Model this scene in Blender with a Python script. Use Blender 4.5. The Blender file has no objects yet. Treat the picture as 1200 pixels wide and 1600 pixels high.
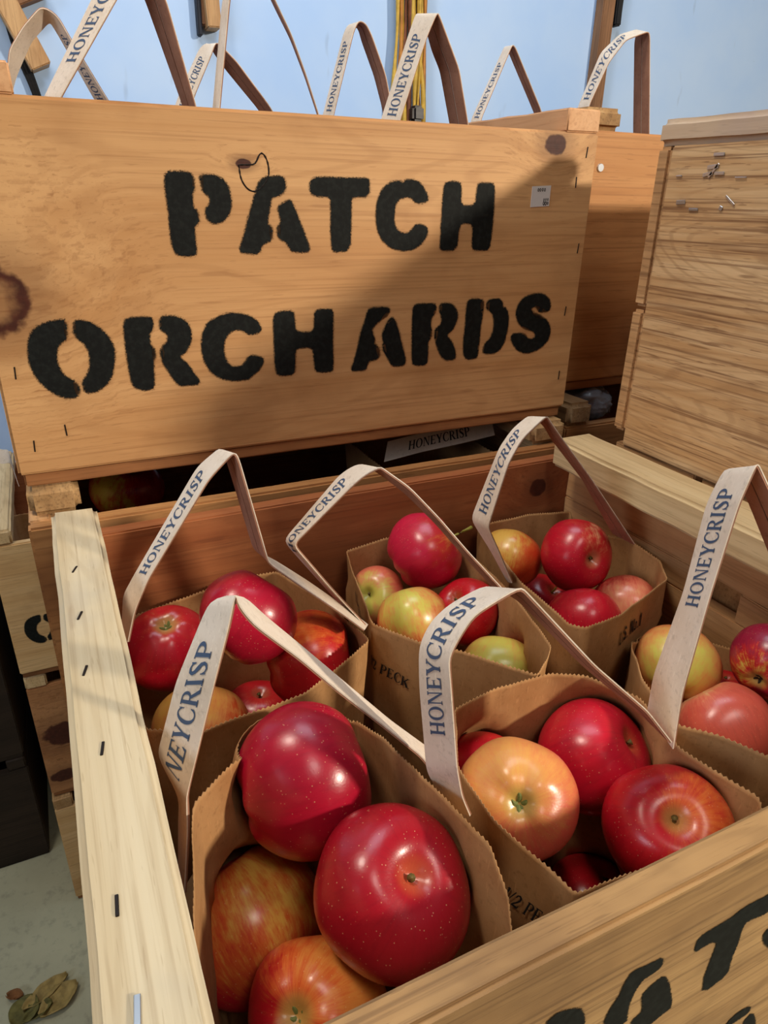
import bpy, bmesh, math, random
from mathutils import Vector, Matrix, noise
from mathutils.bvhtree import BVHTree
from mathutils.geometry import tessellate_polygon

random.seed(7)
scene = bpy.context.scene
COL = scene.collection
V = Vector

def lin(c):
    c = c / 255.0
    return c / 12.92 if c <= 0.04045 else ((c + 0.055) / 1.055) ** 2.4
def srgb(r, g, b, a=1.0):
    return (lin(r), lin(g), lin(b), a)

# ------------------------------------------------------------------ camera
cam_d = bpy.data.cameras.new('camera')
cam = bpy.data.objects.new('camera', cam_d)
COL.objects.link(cam)
cam.location = (0.0397, -0.5135, 0.2384)
cam.rotation_euler = (1.13934, -0.01765, -0.44258)
cam_d.sensor_fit = 'AUTO'
cam_d.sensor_width = 36.0
cam_d.lens = 1074.78 * 36.0 / 1600.0
cam_d.clip_start = 0.01
cam_d.clip_end = 50
scene.camera = cam

# ------------------------------------------------------------------ world, light, exposure
scene.view_settings.view_transform = 'Standard'
scene.view_settings.look = 'None'
scene.view_settings.gamma = 1.0
scene.view_settings.use_curve_mapping = False
scene.view_settings.exposure = 0.0
world = bpy.data.worlds.new('world')
scene.world = world
world.use_nodes = True
bg = world.node_tree.nodes['Background']
bg.inputs[0].default_value = (0.80, 0.88, 1.0, 1)
bg.inputs[1].default_value = 0.05

def area(name, loc, target, size, power, color):
    d = bpy.data.lights.new(name, 'AREA')
    d.shape = 'SQUARE' if not isinstance(size, tuple) else 'RECTANGLE'
    if isinstance(size, tuple):
        d.size, d.size_y = size
    else:
        d.size = size
    d.energy = power
    d.color = color
    o = bpy.data.objects.new(name, d)
    COL.objects.link(o)
    o.location = loc
    o.rotation_euler = (V(target) - V(loc)).to_track_quat('-Z', 'Y').to_euler()
    return o
# ceiling lamp over the crates, doorway daylight behind on the right, window on the left, daylight along the wall
area('ceiling_lamp', (-0.50, -0.05, 1.75), (0.25, -0.15, 0.0), 0.30, 15, (1.0, 0.90, 0.76))
area('second_ceiling_lamp', (0.15, -1.25, 1.6), (0.25, -0.15, 0.0), 0.40, 7, (1.0, 0.93, 0.84))
area('doorway_light', (1.78, -2.0, 0.98), (0.25, 0.05, 0.1), 0.16, 60, (1.0, 0.89, 0.72))
area('window_light', (-1.9, -0.9, 0.9), (0.2, 0.0, 0.1), 0.8, 15, (0.78, 0.87, 1.0))
area('skylight', (0.5, 0.35, 1.9), (0.75, 1.1, 0.35), 0.9, 15, (0.70, 0.85, 1.0))

# ------------------------------------------------------------------ node helpers
class NT:
    def __init__(self, name):
        self.m = bpy.data.materials.new(name)
        self.m.use_nodes = True
        self.t = self.m.node_tree
        self.n = self.t.nodes
        self.b = self.n['Principled BSDF']
    def new(self, typ, **kw):
        nd = self.n.new(typ)
        for k, v in kw.items():
            setattr(nd, k, v)
        return nd
    def put(self, sock, val):
        if val is None:
            return
        if isinstance(val, bpy.types.NodeSocket):
            self.t.links.new(val, sock)
        else:
            sock.default_value = val
    def math(self, op, a, b=None, c=None, clamp=False):
        nd = self.new('ShaderNodeMath', operation=op, use_clamp=clamp)
        self.put(nd.inputs[0], a); self.put(nd.inputs[1], b)
        if c is not None: self.put(nd.inputs[2], c)
        return nd.outputs[0]
    def vec(self, op, a, b=None, scale=None):
        nd = self.new('ShaderNodeVectorMath', operation=op)
        self.put(nd.inputs[0], a)
        if b is not None: self.put(nd.inputs[1], b)
        if scale is not None: self.put(nd.inputs['Scale'], scale)
        return nd.outputs['Value'] if op in ('LENGTH', 'DOT_PRODUCT', 'DISTANCE') else nd.outputs['Vector']
    def noise(self, vec, scale, detail=3, rough=0.55, dist=0.0):
        nd = self.new('ShaderNodeTexNoise')
        self.put(nd.inputs['Vector'], vec)
        nd.inputs['Scale'].default_value = scale
        nd.inputs['Detail'].default_value = detail
        nd.inputs['Roughness'].default_value = rough
        nd.inputs['Distortion'].default_value = dist
        return nd.outputs['Fac']
    def mix(self, fac, a, b, blend='MIX'):
        nd = self.new('ShaderNodeMix', data_type='RGBA', blend_type=blend)
        self.put(nd.inputs[0], fac); self.put(nd.inputs[6], a); self.put(nd.inputs[7], b)
        return nd.outputs[2]
    def smooth(self, x, lo, hi, a=0.0, b=1.0):
        nd = self.new('ShaderNodeMapRange', interpolation_type='SMOOTHSTEP')
        self.put(nd.inputs[0], x)
        nd.inputs[1].default_value = lo; nd.inputs[2].default_value = hi
        nd.inputs[3].default_value = a; nd.inputs[4].default_value = b
        return nd.outputs[0]
    def coord(self, out='Object'):
        return self.new('ShaderNodeTexCoord').outputs[out]
    def bump(self, h, strength, dist=0.001):
        nd = self.new('ShaderNodeBump')
        nd.inputs['Strength'].default_value = strength
        nd.inputs['Distance'].default_value = dist
        self.put(nd.inputs['Height'], h)
        self.t.links.new(nd.outputs[0], self.b.inputs['Normal'])
    def scaled(self, vec, s):
        nd = self.new('ShaderNodeMapping')
        self.put(nd.inputs['Vector'], vec)
        nd.inputs['Scale'].default_value = s
        return nd.outputs[0]

def wood(name, light, mid, dark, axis='X', rough=0.62, knots=(), stain=0.35, fine=0.5, seed=0.0, stain_col=None, bands=9.0):
    """Sawn softwood with long grain along one axis; knots are (centre, radius_along, radius_across, hollow)."""
    N = NT(name)
    co = N.coord('Object')
    rnd = N.new('ShaderNodeObjectInfo').outputs['Random']
    off = N.new('ShaderNodeCombineXYZ')
    for i in range(3):
        N.put(off.inputs[i], N.math('MULTIPLY_ADD', rnd, 7.3 + 3 * i, seed + i))
    base = N.vec('ADD', co, off.outputs[0]) if not knots else co
    al, ac = 1.0, 1.0
    ks = None
    warp = None
    for (c, ra, rb, hollow) in knots:
        d = N.vec('SUBTRACT', co, c)
        s = {'X': (1 / ra, 1 / rb, 1 / rb), 'Y': (1 / rb, 1 / ra, 1 / rb), 'Z': (1 / rb, 1 / rb, 1 / ra)}[axis]
        d = N.vec('MULTIPLY', d, s)
        ln = N.vec('LENGTH', d)
        wob = N.math('MULTIPLY_ADD', N.noise(co, 90, 3), 0.5, -0.25)
        ln = N.math('ADD', ln, wob)
        core = N.smooth(ln, 1.05, 0.75)
        if hollow:
            ring = N.smooth(ln, 0.35, 0.7)
            core = N.math('MULTIPLY', core, N.math('MULTIPLY_ADD', ring, 0.5, 0.5))
        halo = N.math('MULTIPLY', N.smooth(ln, 2.2, 0.9), 0.35)
        k = N.math('MAXIMUM', core, halo)
        ks = k if ks is None else N.math('MAXIMUM', ks, k)
        # the grain bends round a knot
        w = N.math('MULTIPLY', N.smooth(ln, 4.5, 0.6), rb * 1.3)
        warp = w if warp is None else N.math('ADD', warp, w)
    if warp is not None:
        cx = N.new('ShaderNodeCombineXYZ')
        for i, a in enumerate('XYZ'):
            if a != axis:
                N.put(cx.inputs[i], warp)
        base = N.vec('ADD', base, cx.outputs[0])
    st = {'X': (1.2, 22, 22), 'Y': (22, 1.2, 22), 'Z': (22, 22, 1.2)}[axis]
    st2 = {'X': (5, 380, 380), 'Y': (380, 5, 380), 'Z': (380, 380, 5)}[axis]
    st3 = {'X': (14, 140, 140), 'Y': (140, 14, 140), 'Z': (140, 140, 14)}[axis]
    g1 = N.noise(N.scaled(base, st), bands / 9.0, 4, 0.6, 0.6)
    g2 = N.noise(N.scaled(base, st2), 1.0, 3, 0.6)
    g3 = N.noise(N.scaled(base, st3), 1.0, 2, 0.5)
    col = N.mix(N.smooth(g1, 0.32, 0.66), light, mid)
    col = N.mix(N.math('MULTIPLY', N.smooth(g2, 0.48, 0.70), fine), col, dark)
    # growth-ring lines, then short dark pores and resin flecks
    st4 = {'X': (1.6, 11, 11), 'Y': (11, 1.6, 11), 'Z': (11, 11, 1.6)}[axis]
    g4 = N.noise(N.scaled(base, st4), 1.0, 2, 0.45, 0.35)
    ring = N.math('SINE', N.math('MULTIPLY', g4, bands * 11.0))
    ring = N.math('MULTIPLY', N.smooth(ring, 0.35, 1.0), N.math('MULTIPLY_ADD', N.noise(base, 16, 2), 0.9, -0.05))
    col = N.mix(N.math('MULTIPLY', ring, 0.35 + 0.45 * fine), col, N.mix(0.55, mid, dark))
    st5 = {'X': (60, 900, 900), 'Y': (900, 60, 900), 'Z': (900, 900, 60)}[axis]
    g5 = N.noise(N.scaled(base, st5), 1.0, 1, 0.5)
    col = N.mix(N.math('MULTIPLY', N.smooth(g5, 0.66, 0.74), 0.45 * fine + 0.12), col, dark)
    col = N.mix(N.math('MULTIPLY', N.smooth(g3, 0.66, 0.72), 0.5 * fine + 0.15), col, dark)
    big = N.noise(base, 9.0, 4, 0.6)
    col = N.mix(N.math('MULTIPLY', N.smooth(big, 0.50, 0.72), stain), col, stain_col or dark)
    if ks is not None:
        kc = N.mix(N.noise(co, 140, 3), srgb(34, 13, 10), srgb(92, 44, 28))
        col = N.mix(ks, col, kc)
    N.put(N.b.inputs['Base Color'], col)
    N.b.inputs['Roughness'].default_value = rough
    N.b.inputs['Specular IOR Level'].default_value = 0.3
    h = N.math('ADD', N.math('MULTIPLY', g2, 0.5), N.math('MULTIPLY', g1, 0.5))
    N.bump(h, 0.35, 0.0008)
    return N.m

def plain(name, col, rough=0.6, metal=0.0, spec=0.4, var=0.0, scale=60, bump=0.0):
    N = NT(name)
    c = col
    if var:
        nz = N.noise(N.coord('Object'), scale, 4)
        dk = tuple(x * (1 - var) for x in col[:3]) + (1,)
        c = N.mix(N.smooth(nz, 0.3, 0.7), dk, col)
        if bump: N.bump(nz, bump, 0.001)
    N.put(N.b.inputs['Base Color'], c)
    N.b.inputs['Roughness'].default_value = rough
    N.b.inputs['Metallic'].default_value = metal
    N.b.inputs['Specular IOR Level'].default_value = spec
    return N.m

def paper(name, col, col2, bump=0.25):
    N = NT(name)
    co = N.coord('Object')
    a = N.noise(co, 260, 4, 0.7)
    b = N.noise(co, 22, 4, 0.6)
    c = N.noise(N.scaled(co, (1, 1, 0.12)), 900, 2)
    col3 = N.mix(N.smooth(b, 0.35, 0.7), col, col2)
    dk = tuple(x * 0.62 for x in col2[:3]) + (1,)
    col3 = N.mix(N.math('MULTIPLY', N.smooth(a, 0.52, 0.72), 0.45), col3, dk)
    lt = tuple(min(1, x * 1.35) for x in col[:3]) + (1,)
    col3 = N.mix(N.math('MULTIPLY', N.smooth(c, 0.58, 0.75), 0.4), col3, lt)
    N.put(N.b.inputs['Base Color'], col3)
    N.b.inputs['Roughness'].default_value = 0.78
    N.b.inputs['Specular IOR Level'].default_value = 0.2
    N.bump(N.math('ADD', N.math('MULTIPLY', b, 0.8), N.math('MULTIPLY', a, 0.25)), bump, 0.002)
    return N.m

def apple_skin():
    N = NT('apple_skin')
    co = N.coord('Object')
    def prop(nm, out='Vector'):
        nd = N.new('ShaderNodeAttribute', attribute_type='OBJECT', attribute_name=nm)
        return nd.outputs[out]
    nrm = N.vec('NORMALIZE', co)
    ydir = prop('pale_side')
    p = prop('blush_mix')                      # x: where the blush starts, y: softness, z: streakiness
    sep = N.new('ShaderNodeSeparateXYZ'); N.put(sep.inputs[0], p)
    d = N.vec('DOT_PRODUCT', nrm, ydir)
    sx = N.new('ShaderNodeSeparateXYZ'); N.put(sx.inputs[0], nrm)
    cm = N.new('ShaderNodeCombineXYZ')
    rr = N.math('SQRT', N.math('MAXIMUM', N.math('SUBTRACT', 1.0, N.math('MULTIPLY', sx.outputs[2], sx.outputs[2])), 0.02))
    N.put(cm.inputs[0], N.math('DIVIDE', sx.outputs[0], rr)); N.put(cm.inputs[1], N.math('DIVIDE', sx.outputs[1], rr))
    N.put(cm.inputs[2], N.math('MULTIPLY', sx.outputs[2], 0.22))
    seedv = N.vec('ADD', cm.outputs[0], prop('seed'))
    streak = N.noise(seedv, 11, 4, 0.65)
    streak2 = N.noise(seedv, 34, 3, 0.6)
    blot = N.noise(N.vec('ADD', nrm, prop('seed')), 2.4, 4, 0.6)
    f = N.math('ADD', d, N.math('MULTIPLY_ADD', blot, 1.1, -0.55))
    f = N.math('ADD', f, N.math('MULTIPLY', N.math('SUBTRACT', streak, 0.5), sep.outputs[2]))
    f = N.math('ADD', f, N.math('MULTIPLY', N.math('SUBTRACT', streak2, 0.5), N.math('MULTIPLY', sep.outputs[2], 0.5)))
    f = N.math('DIVIDE', N.math('SUBTRACT', f, sep.outputs[0]), sep.outputs[1])
    t1 = N.smooth(f, -0.6, 0.35)
    t2 = N.smooth(f, 0.1, 1.1)
    red = prop('red_tone', 'Color'); midc = prop('mid_tone', 'Color'); pale = prop('pale_tone', 'Color')
    rd = N.mix(N.math('MULTIPLY', N.smooth(streak, 0.45, 0.7), 0.3), red, N.mix(0.55, red, (0.08, 0.003, 0.01, 1)))
    col = N.mix(t1, rd, midc)
    col = N.mix(t2, col, pale)
    # greenish russet round the stem cavity and the eye
    cav = N.smooth(N.math('ABSOLUTE', sx.outputs[2]), 0.925, 0.998)
    cv = N.mix(N.math('MULTIPLY', streak2, 0.5), prop('cavity_tone', 'Color'), pale)
    col = N.mix(N.math('MULTIPLY', cav, 0.75), col, cv)
    # lenticels
    vo = N.new('ShaderNodeTexVoronoi'); N.put(vo.inputs['Vector'], N.vec('ADD', nrm, prop('seed'))); vo.inputs['Scale'].default_value = 16
    dots = N.math('MULTIPLY', N.smooth(vo.outputs['Distance'], 0.17, 0.09), N.smooth(N.noise(nrm, 9, 2), 0.36, 0.55))
    col = N.mix(N.math('MULTIPLY', dots, 0.55), col, srgb(226, 176, 130))
    N.put(N.b.inputs['Base Color'], col)
    N.b.inputs['Roughness'].default_value = 0.30
    N.b.inputs['Specular IOR Level'].default_value = 0.5
    N.b.inputs['Coat Weight'].default_value = 0.15
    N.b.inputs['Coat Roughness'].default_value = 0.2
    N.b.inputs['Subsurface Weight'].default_value = 0.0
    N.bump(N.noise(nrm, 30, 3), 0.06, 0.001)
    return N.m

def spray(name):
    N = NT(name)
    at = N.new('ShaderNodeAttribute', attribute_name='spray').outputs['Fac']
    co = N.coord('Object')
    g = N.noise(co, 1500, 2, 0.6)
    g2 = N.noise(co, 220, 3, 0.6)
    a = N.math('ADD', at, N.math('MULTIPLY', N.math('SUBTRACT', g, 0.5), 0.9))
    a = N.smooth(a, 0.42, 0.78)
    a = N.math('MULTIPLY', a, N.smooth(g2, 0.84, 0.78))
    N.put(N.b.inputs['Base Color'], N.mix(N.smooth(g2, 0.4, 0.7), srgb(12, 14, 13), srgb(24, 27, 25)))
    N.b.inputs['Roughness'].default_value = 0.7
    N.b.inputs['Specular IOR Level'].default_value = 0.2
    tr = N.new('ShaderNodeBsdfTransparent')
    mx = N.new('ShaderNodeMixShader')
    N.put(mx.inputs[0], a)
    N.t.links.new(tr.outputs[0], mx.inputs[1]); N.t.links.new(N.b.outputs[0], mx.inputs[2])
    N.t.links.new(mx.outputs[0], N.n['Material Output'].inputs['Surface'])
    return N.m

# ------------------------------------------------------------------ object helpers
def finish(name, bm, mat, parent=None, smooth=False):
    me = bpy.data.meshes.new(name)
    bm.to_mesh(me); bm.free()
    o = bpy.data.objects.new(name, me)
    COL.objects.link(o)
    if mat: me.materials.append(mat)
    if parent: o.parent = parent
    if smooth:
        for p in me.polygons: p.use_smooth = True
    return o
def tag(o, label, cat, group=None):
    o['label'] = label; o['category'] = cat
    if group: o['group'] = group
    return o
def thing(name, label, cat, loc, group=None):
    o = bpy.data.objects.new(name, None)
    COL.objects.link(o); o.location = loc; o.empty_display_size = 0.05
    return tag(o, label, cat, group)
def struct(name, bm, mat):
    o = finish(name, bm, mat); o['kind'] = 'structure'; return o
def copy_tree(o, parent=None):
    c = o.copy(); COL.objects.link(c)
    if parent: c.parent = parent
    for ch in list(o.children): copy_tree(ch, c)
    return c

def add_box(bm, lo, hi, bevel=0.0012, rough=0.0, cuts=0, seg=2, seed=0.0):
    """A board from corner lo to corner hi with softened, slightly uneven edges."""
    b = bmesh.new()
    bmesh.ops.create_cube(b, size=1.0)
    sz = [hi[i] - lo[i] for i in range(3)]
    for v in b.verts:
        v.co = V(((v.co.x + .5) * sz[0] + lo[0], (v.co.y + .5) * sz[1] + lo[1], (v.co.z + .5) * sz[2] + lo[2]))
    if bevel:
        bmesh.ops.bevel(b, geom=b.edges[:], offset=bevel, segments=seg, affect='EDGES', clamp_overlap=True)
    if cuts:
        ax = max(range(3), key=lambda i: sz[i])
        for k in range(1, cuts):
            co = [0, 0, 0]; no = [0, 0, 0]
            co[ax] = lo[ax] + sz[ax] * k / cuts; no[ax] = 1
            bmesh.ops.bisect_plane(b, geom=b.verts[:] + b.edges[:] + b.faces[:], plane_co=co, plane_no=no)
    if rough:
        for v in b.verts:
            n = noise.noise_vector(v.co * 28 + V((seed, seed * 2, 0)))
            v.co += n * rough
    me = bpy.data.meshes.new('tmp'); b.to_mesh(me); b.free()
    bm.from_mesh(me); bpy.data.meshes.remove(me)
def box_part(name, lo, hi, mat, parent, **kw):
    bm = bmesh.new(); add_box(bm, lo, hi, **kw)
    o = finish(name, bm, mat, parent, smooth=True)
    o.data.set_sharp_from_angle(angle=0.95)
    w = o.modifiers.new('normals', 'WEIGHTED_NORMAL'); w.keep_sharp = True
    return o

def tube(bm, pts, radii, seg=8, cap=True):
    rings = []
    up = V((0, 0, 1))
    for i, p in enumerate(pts):
        t = (pts[min(i + 1, len(pts) - 1)] - pts[max(i - 1, 0)]).normalized()
        a = t.cross(up if abs(t.z) < 0.95 else V((1, 0, 0))).normalized(); b = t.cross(a)
        r = radii[i] if isinstance(radii, (list, tuple)) else radii
        rings.append([bm.verts.new(p + (a * math.cos(2 * math.pi * k / seg) + b * math.sin(2 * math.pi * k / seg)) * r) for k in range(seg)])
    for i in range(len(rings) - 1):
        for k in range(seg):
            bm.faces.new((rings[i][k], rings[i][(k + 1) % seg], rings[i + 1][(k + 1) % seg], rings[i + 1][k]))
    if cap:
        bm.faces.new(rings[0][::-1]); bm.faces.new(rings[-1])

# ------------------------------------------------------------------ materials
PINE = wood('honey_pine_front', srgb(212, 164, 112), srgb(192, 141, 90), srgb(134, 84, 46), 'X', 0.55,
            knots=(((0.006, 0, 0.140), 0.029, 0.028, True), ((0.189, 0, 0.2300), 0.007, 0.004, False), ((0.472, 0, 0.254), 0.013, 0.010, False)),
            stain=0.28, fine=0.30)
PINE_B = wood('honey_pine', srgb(205, 150, 96), srgb(186, 128, 76), srgb(132, 84, 48), 'X', 0.6, stain=0.35, fine=0.35)
RED_PINE = wood('reddish_pine_back', srgb(176, 112, 70), srgb(152, 88, 52), srgb(98, 54, 34), 'X', 0.6,
            knots=(((0.4417, 0.403, 0.237), 0.012, 0.011, False),), stain=0.45, fine=0.3)
END_PINE = wood('pine_end_board', srgb(214, 170, 122), srgb(190, 140, 92), srgb(120, 82, 52), 'Y', 0.6, stain=0.35, fine=0.45)
PALE = wood('pale_pine_rail', srgb(210, 194, 162), srgb(194, 174, 138), srgb(150, 124, 90), 'Y', 0.66, stain=0.35, fine=0.35, stain_col=srgb(160, 154, 144), bands=14)
ROUGH = wood('weathered_rail', srgb(196, 160, 112), srgb(164, 126, 82), srgb(92, 66, 44), 'Y', 0.75, stain=0.5, fine=0.5)
FRONTW = wood('grey_brown_front_board', srgb(198, 158, 106), srgb(164, 126, 82), srgb(98, 70, 46), 'X', 0.62, stain=0.4, fine=0.5, bands=16)
GREYW = wood('weathered_end_board', srgb(226, 190, 142), srgb(200, 156, 106), srgb(118, 78, 50), 'Y', 0.6, stain=0.35, fine=0.85, bands=26)
GREYRAIL = wood('grey_end_rail', srgb(212, 188, 160), srgb(196, 166, 134), srgb(138, 112, 92), 'Y', 0.65, stain=0.4, fine=0.3, stain_col=srgb(168, 146, 142))
ENDGRAIN = wood('end_grain_board', srgb(216, 172, 122), srgb(190, 144, 96), srgb(104, 70, 44), 'Y', 0.8, stain=0.3, fine=0.6)
OLDX = wood('old_crate_board', srgb(188, 136, 84), srgb(158, 106, 62), srgb(96, 60, 36), 'X', 0.65, stain=0.6, fine=0.4)
SLATW = wood('bottom_slat_wood', srgb(176, 122, 76), srgb(150, 98, 58), srgb(98, 62, 38), 'X', 0.65, stain=0.4, fine=0.4)
LIGHTX = wood('light_crate_board', srgb(222, 186, 134), srgb(206, 164, 110), srgb(150, 110, 68), 'X', 0.65, stain=0.4, fine=0.35)
PAINT = spray('black_stencil_paint')
RUST = plain('dark_staple', srgb(34, 26, 22), 0.5, 0.5)
STEEL = plain('bright_staple', srgb(196, 200, 206), 0.3, 0.9)
KRAFT = paper('kraft_paper', srgb(180, 136, 90), srgb(164, 118, 74))
STRAP = paper('pale_strap_paper', srgb(228, 212, 194), srgb(216, 196, 174), 0.12)
STRAP_IN = paper('strap_inner_paper', srgb(170, 124, 100), srgb(150, 104, 82), 0.12)
INK = plain('blue_grey_ink', srgb(66, 84, 112), 0.7)
INKB = plain('black_ink', srgb(26, 22, 22), 0.7)
SKIN = apple_skin()
STEM = plain('apple_stem', srgb(112, 92, 40), 0.6, var=0.4)
STEM_GREEN = plain('green_stem', srgb(160, 150, 60), 0.6, var=0.3)
CALYX = plain('dry_green_calyx', srgb(122, 128, 62), 0.7, var=0.45, scale=300)
CALYX_D = plain('dark_calyx', srgb(54, 42, 24), 0.8, var=0.4, scale=300)
STICK = plain('white_sticker', srgb(206, 200, 196), 0.5)

# ------------------------------------------------------------------ lettering
def ell(cx, cy, rx, ry, irx, iry, a0, a1, n=20, icx=None):
    """Part of a ring between an outer and an inner ellipse, as quads."""
    icx = cx if icx is None else icx
    out = []
    for k in range(n):
        q = []
        for (a, i) in ((k, 0), (k + 1, 0), (k + 1, 1), (k, 1)):
            t = math.radians(a0 + (a1 - a0) * a / n)
            q.append((cx + rx * math.cos(t), cy + ry * math.sin(t)) if i == 0 else (icx + irx * math.cos(t), cy + iry * math.sin(t)))
        out.append(q)
    return out
def rc(x0, y0, x1, y1): return [[(x0, y0), (x1, y0), (x1, y1), (x0, y1)]]
def stemsf(x0, x1, s=0.07, h=0.065):
    return rc(x0, 0, x1, 1) + rc(x0 - s, 0, x1 + s, h) + rc(x0 - s, 1 - h, x1 + s, 1)
def ribbon(pts):
    """Stroke through (x, y, width) points."""
    out = []; L = []
    for i, (x, y, w) in enumerate(pts):
        a = pts[max(i - 1, 0)]; b = pts[min(i + 1, len(pts) - 1)]
        dx, dy = b[0] - a[0], b[1] - a[1]; l = math.hypot(dx, dy) or 1
        L.append(((x - dy / l * w / 2, y + dx / l * w / 2), (x + dy / l * w / 2, y - dx / l * w / 2)))
    for i in range(len(L) - 1): out.append([L[i][0], L[i][1], L[i + 1][1], L[i + 1][0]])
    return out
G = {}
G['H'] = (0.98, stemsf(.10, .29) + stemsf(.67, .86) + rc(.29, .46, .67, .54))
G['O'] = (1.0, ell(.48, .5, .46, .53, .27, .46, 0, 360, 36))
G['N'] = (0.95, rc(.10, 0, .18, 1) + rc(.02, 0, .27, .06) + rc(.02, .94, .26, 1) + rc(.74, 0, .82, 1) + rc(.65, .94, .90, 1) + [[(.08, 1), (.30, 1), (.82, 0), (.72, -.03)]])
G['E'] = (0.80, stemsf(.10, .29) + rc(.29, .93, .70, 1) + rc(.29, 0, .72, .07) + rc(.29, .47, .55, .54) + [[(.70, 1), (.60, .93), (.70, .76), (.73, .76)], [(.74, .26), (.70, .26), (.58, .07), (.72, 0)], [(.55, .38), (.58, .38), (.58, .63), (.55, .63)]])
G['Y'] = (0.88, rc(.36, 0, .55, .46) + rc(.29, 0, .62, .065) + [[(.02, 1), (.24, 1), (.55, .46), (.36, .40)], [(.70, 1), (.80, 1), (.55, .40), (.47, .46)]] + rc(-.04, .94, .32, 1) + rc(.60, .94, .88, 1))
G['C'] = (0.90, ell(.50, .5, .47, .53, .30, .46, 42, 318, 28, .53) + [[(.78, .98), (.82, .98), (.84, .66), (.78, .72)], [(.78, .26), (.85, .32), (.84, .16), (.74, .06)]])
G['R'] = (0.92, stemsf(.10, .29) + ell(.42, .74, .33, .26, .15, .19, -90, 90, 16) + rc(.29, .93, .42, 1) + rc(.29, .48, .42, .55) + [[(.36, .50), (.54, .50), (.88, 0), (.66, 0)]] + rc(.66, 0, .95, .065))
G['I'] = (0.46, stemsf(.11, .30))
G['S'] = (0.70, ribbon([(.58, .80, .06), (.52, .93, .08), (.36, .985, .09), (.20, .93, .13), (.13, .79, .17), (.20, .64, .20), (.36, .52, .22), (.52, .39, .20), (.57, .24, .17), (.51, .10, .13), (.34, .02, .09), (.18, .07, .08), (.09, .22, .06)]) + rc(.56, .72, .62, 1) + rc(.06, 0, .12, .30))
G['P'] = (0.80, stemsf(.10, .29) + ell(.42, .72, .35, .28, .16, .21, -90, 90, 16) + rc(.29, .93, .42, 1) + rc(.29, .44, .42, .51))
G['K'] = (0.95, stemsf(.10, .29) + [[(.29, .45), (.72, 1), (.82, 1), (.40, .42)], [(.38, .55), (.52, .66), (.90, 0), (.66, 0)]] + rc(.60, .94, .90, 1) + rc(.58, 0, .97, .065))
G['1'] = (0.50, rc(.17, 0, .36, 1) + rc(.08, 0, .45, .07) + [[(.04, .80), (.17, 1), (.20, 1), (.20, .86)]])
G['/'] = (0.45, [[(.0, -.05), (.10, -.05), (.44, 1.05), (.34, 1.05)]])
G['2'] = (0.70, ribbon([(.10, .74, .08), (.16, .92, .12), (.33, .98, .13), (.50, .88, .18), (.50, .68, .18), (.36, .45, .14), (.18, .22, .10), (.06, .06, .08)]) + rc(.04, 0, .62, .15) + rc(.56, .1, .63, .28))
G['F'] = (0.74, stemsf(.10, .29) + rc(.29, .93, .68, 1) + rc(.29, .47, .52, .54) + rc(.64, .76, .70, 1))
G['r'] = (0.52, rc(.08, 0, .24, .66) + rc(.0, 0, .33, .06) + ribbon([(.22, .50, .08), (.34, .62, .14), (.48, .60, .12)]))
G['e'] = (0.62, ell(.30, .33, .28, .36, .14, .28, 20, 330, 20) + rc(.10, .33, .55, .39))
G['s'] = (0.50, ribbon([(.40, .52, .06), (.26, .64, .09), (.12, .52, .12), (.26, .35, .14), (.40, .18, .12), (.24, .03, .09), (.06, .16, .06)]))
G['h'] = (0.70, rc(.08, 0, .24, 1) + rc(.0, 0, .32, .06) + ribbon([(.22, .50, .08), (.38, .66, .12), (.50, .52, .16), (.50, 0, .16)]) + rc(.38, 0, .66, .06))
G['U'] = (0.78, rc(.06, .25, .24, 1) + rc(.52, .25, .70, 1) + ell(.38, .28, .32, .30, .14, .14, 180, 360, 14))
G['o'] = (0.66, ell(.31, .33, .30, .36, .14, .20, 0, 360, 20))
# heavy sans forms for the grade mark
G['n'] = (0.84, rc(.06, 0, .27, 1) + rc(.57, 0, .78, 1) + [[(.06, 1), (.30, 1), (.78, 0), (.54, 0)]])
G['z'] = (0.72, ribbon([(.60, .74, .20), (.50, .89, .20), (.34, .91, .20), (.18, .84, .20), (.15, .69, .20), (.28, .56, .21), (.45, .47, .21), (.58, .33, .20), (.55, .16, .20), (.36, .09, .20), (.20, .11, .20), (.09, .26, .20)]))
G['l'] = (0.46, rc(.16, 0, .38, 1) + [[(.0, .72), (.16, 1), (.20, 1), (.20, .76)]])
G['.'] = (0.30, rc(.06, 0, .22, .16))
G[' '] = (0.36, [])
def glyph_mesh(text, track=0.04):
    """Flat lettering in a bmesh: x runs 0..1 over the word, y 0..1 over the cap height."""
    bm = bmesh.new(); x = 0
    for ch in text:
        w, polys = G[ch]
        for q in polys:
            vs = [bm.verts.new((x + a, b, 0)) for a, b in q]
            try: bm.faces.new(vs)
            except ValueError: pass
        x += w + track
    W = x - track
    for v in bm.verts: v.co.x /= W
    return bm, W
def slice_x(bm, n):
    for k in range(1, n):
        bmesh.ops.bisect_plane(bm, geom=bm.verts[:] + bm.edges[:] + bm.faces[:], plane_co=(k / n, 0, 0), plane_no=(1, 0, 0))

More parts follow.
